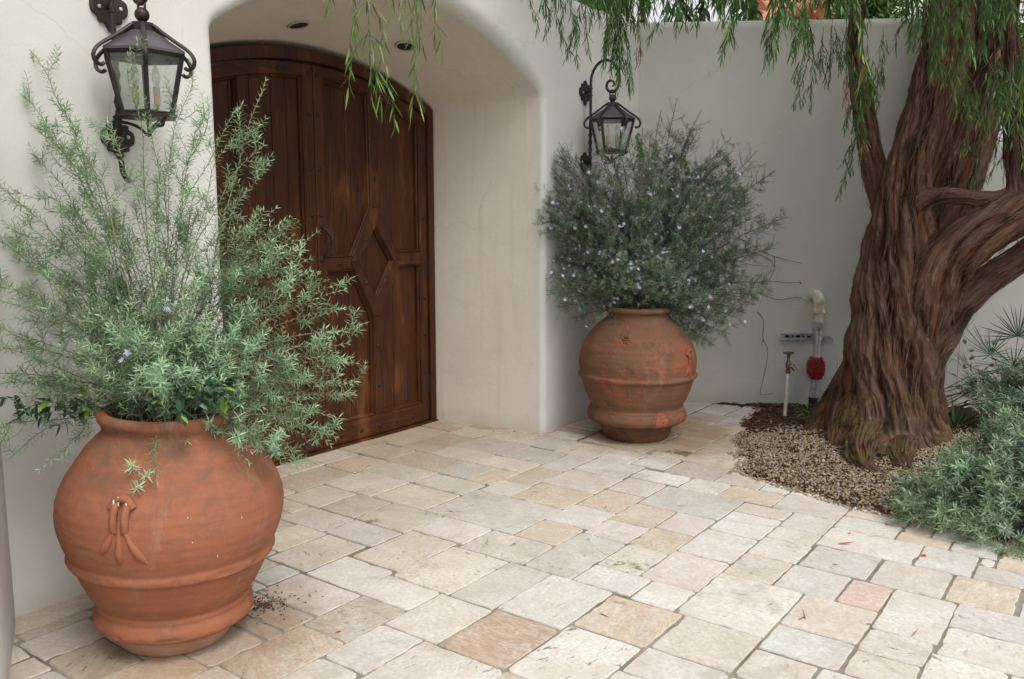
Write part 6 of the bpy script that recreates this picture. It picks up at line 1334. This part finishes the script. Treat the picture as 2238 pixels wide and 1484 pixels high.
# fallen bare branches and a climber sprig by the right wall
br = empty('bare_branches', tuple(gp(2090, 900)), label='bare brown branches leaning between the trunk and the palm', cat='branches')
o0 = np.array(br.location); rb = np.random.default_rng(9); P_ = []
for k in range(15):
    y0 = rb.uniform(840, 900); P_.append(bez(at(2060, y0 + 10, 6.6) - o0, at(2110, y0 - 12 + rb.uniform(-12, 12), 6.6) - o0, at(2190 + rb.uniform(-40, 60), y0 - 35 + rb.uniform(-30, 40), 6.6) - o0, 10))
stems_mesh('branch', P_, [.009] + [.004] * 14, M['dry_vine'], br, 6)
cs = at(2170, 880, 6.5)
o = twiggy('climber_sprig', 'round leaved green climber sprig against the wall right of the trunk', cs, [at(2060, 808, 6.6) - cs, at(2085, 785, 6.6) - cs, at(2110, 752, 6.6) - cs, at(2170, 755, 6.6) - cs], 12, .045, .030, 'ivy')

# roof, far greenery behind the garden wall
rf = empty('tiled_roof', tuple(at(1760, 60, 11.5)), label='terracotta barrel tiled roof peeking over the garden wall', cat='roof')
o0 = np.array(rf.location); b = MB()
slope = nrm(RT * 1.0 + np.array([0, 0, .30]) + FW * .15)
for i, (x, y) in enumerate([(1655, 42), (1700, 52), (1745, 60), (1790, 66), (1835, 72), (1880, 78)]):
    for k in range(3):
        p = at(x, y, 11.5 + .35 * k) - o0 + np.array([0, 0, .14 * k]); q = p + nrm(RT * .55 + np.array([0, 0, .30]) + FW * .8) * .62
        MB().tube([p, (p + q) / 2, q], [.115, .105, .10], 14, cap=True).build('roof_tile', M['clay_roof'], rf)
b = MB(); p = at(1640, 60, 11.3) - o0; q = at(1800, -15, 11.9) - o0; b.tube([p, p * .5 + q * .5, q], [.06, .15, .16], 16); b.build('ridge_tile', M['clay_roof'], rf)
r7 = np.random.default_rng(91)
def far_shrub(label, c, rad, n, mat, seed):
    r = np.random.default_rng(seed); o = empty('background_shrub', tuple(c), label=label, cat='shrub'); cl = nrm(r.normal(size=(40, 3))) * rad * r.uniform(.2, .8, (40, 1))
    k = r.integers(0, 40, n); P = cl[k] + r.normal(size=(n, 3)) * rad * .2; V, F, kk = leaf_arrays(P, nrm(r.normal(size=(n, 3))), nrm(r.normal(size=(n, 3))), .09, .03, .2, 2)
    mk('foliage', V, F, M[mat], o, attrs={'lr': ('FLOAT', np.repeat(r.random(n), kk))}); st_ = [bez(np.array([0, 0, -rad * 1.5]), cl[i] * .4, cl[i], 6) for i in range(20)]; stems_mesh('stems', st_, [.02] * 20, M['twig'], o)
far_shrub('yellow green shrub behind the wall above the ivy corner', at(1310, 5, 9.5), .32, 1500, 'ivy', 1)
far_shrub('dark shrub beside the tiled roof behind the garden wall', at(1900, 30, 10.8), .55, 4500, 'peppermint', 2)
far_shrub('bright green tree behind the low wall at the right edge', at(2290, 150, 10.5), 1.0, 9000, 'peppermint', 3)

# ---------------------------------------------------------------- litter on the paving
def leaf_mesh(name, L, W, curl, mat):
    V, F, k = leaf_arrays(np.array([[0, 0, 0.0]]), np.array([[1., 0, 0]]), np.array([[0, 0, 1.]]), L, W, curl, 6)
    me = bpy.data.meshes.new(name); me.from_pydata([tuple(v) for v in V], [], [tuple(f) for f in F.tolist()]); me.materials.append(M[mat]); me.polygons.foreach_set('use_smooth', [True] * len(me.polygons)); return me
fm = [leaf_mesh('fallen_leaf', .055, .0065, .12, 'dead_leaf'), leaf_mesh('fallen_leaf', .04, .009, .2, 'dead_leaf'), leaf_mesh('fallen_leaf', .07, .005, -.1, 'dead_leaf')]
SP = [(1148, 1008, .2), (981, 1118, -.5), (1113, 1196, .9), (1297, 1060, .2), (1390, 988, 1), (1480, 1108, .3), (1322, 1112, 1.2), (1505, 1047, -.3), (1164, 1075, -.6), (1818, 1235, 0), (1855, 1168, .9), (1896, 1172, -.4), (1745, 1356, .6), (1892, 1365, -.1), (1338, 1316, -.5), (1310, 1342, -.8), (733, 1385, .8), (1245, 985, .4),
      (258, 1440, 1.3), (572, 1290, -.2), (1992, 1392, .7), (1080, 968, .1), (1112, 962, .9), (1062, 975, 1.4), (1380, 1148, .1), (1650, 1056, .3), (1590, 1062, -.2), (1520, 945, .4), (1540, 943, 1.1), (1760, 1355, 1.3), (2095, 1175, .1), (1935, 1148, .6), (1570, 890, .5), (1600, 915, .9), (1640, 925, .2)]
for i, (x, y, a) in enumerate(SP):
    p = gp(x, y); o = bpy.data.objects.new('fallen_leaf', fm[i % 3]); o.location = (p[0], p[1], .004); o.rotation_euler = (random.uniform(-.2, .2), random.uniform(-.05, .05), a + YAW - 1.5); link(o)
    tag(o, 'thin dry reddish brown leaf fallen on the pale paving', 'fallen leaf', 'dry leaves scattered on the paving')
for (x, y, a, L, W, c, lab) in ((1831, 1190, -1.6, .085, .011, -.15, 'straight dark red leaf lying on pale paving left of the curled one'), (2012, 1217, -1.2, .085, .020, .35, 'bright scarlet curled leaf lying on pale paving')):
    p = gp(x, y); me = leaf_mesh('red_fallen_leaf', L, W, c, 'red_leaf'); o = bpy.data.objects.new('red_fallen_leaf', me); o.location = (p[0], p[1], .006); o.rotation_euler = (.3 if c > 0 else .1, 0, a + YAW); link(o); tag(o, lab, 'fallen leaf')
# crumbs of soil that spilled by the near jar
rs = np.random.default_rng(14); c = gp(572, 1325)[:2]; n = 420; P = c + rs.normal(size=(n, 2)) * np.array([.05, .05]) * rs.random((n, 1)) * 1.8 + np.array([.01, .0]) 
scatter_stones('spilled_soil', np.c_[P, np.full(n, .003)], rs.uniform(.0015, .0055, n), M['mulch'], .6, 15, 'crumbs of dark soil spilled on the paving beside the near jar', 'soil crumbs')
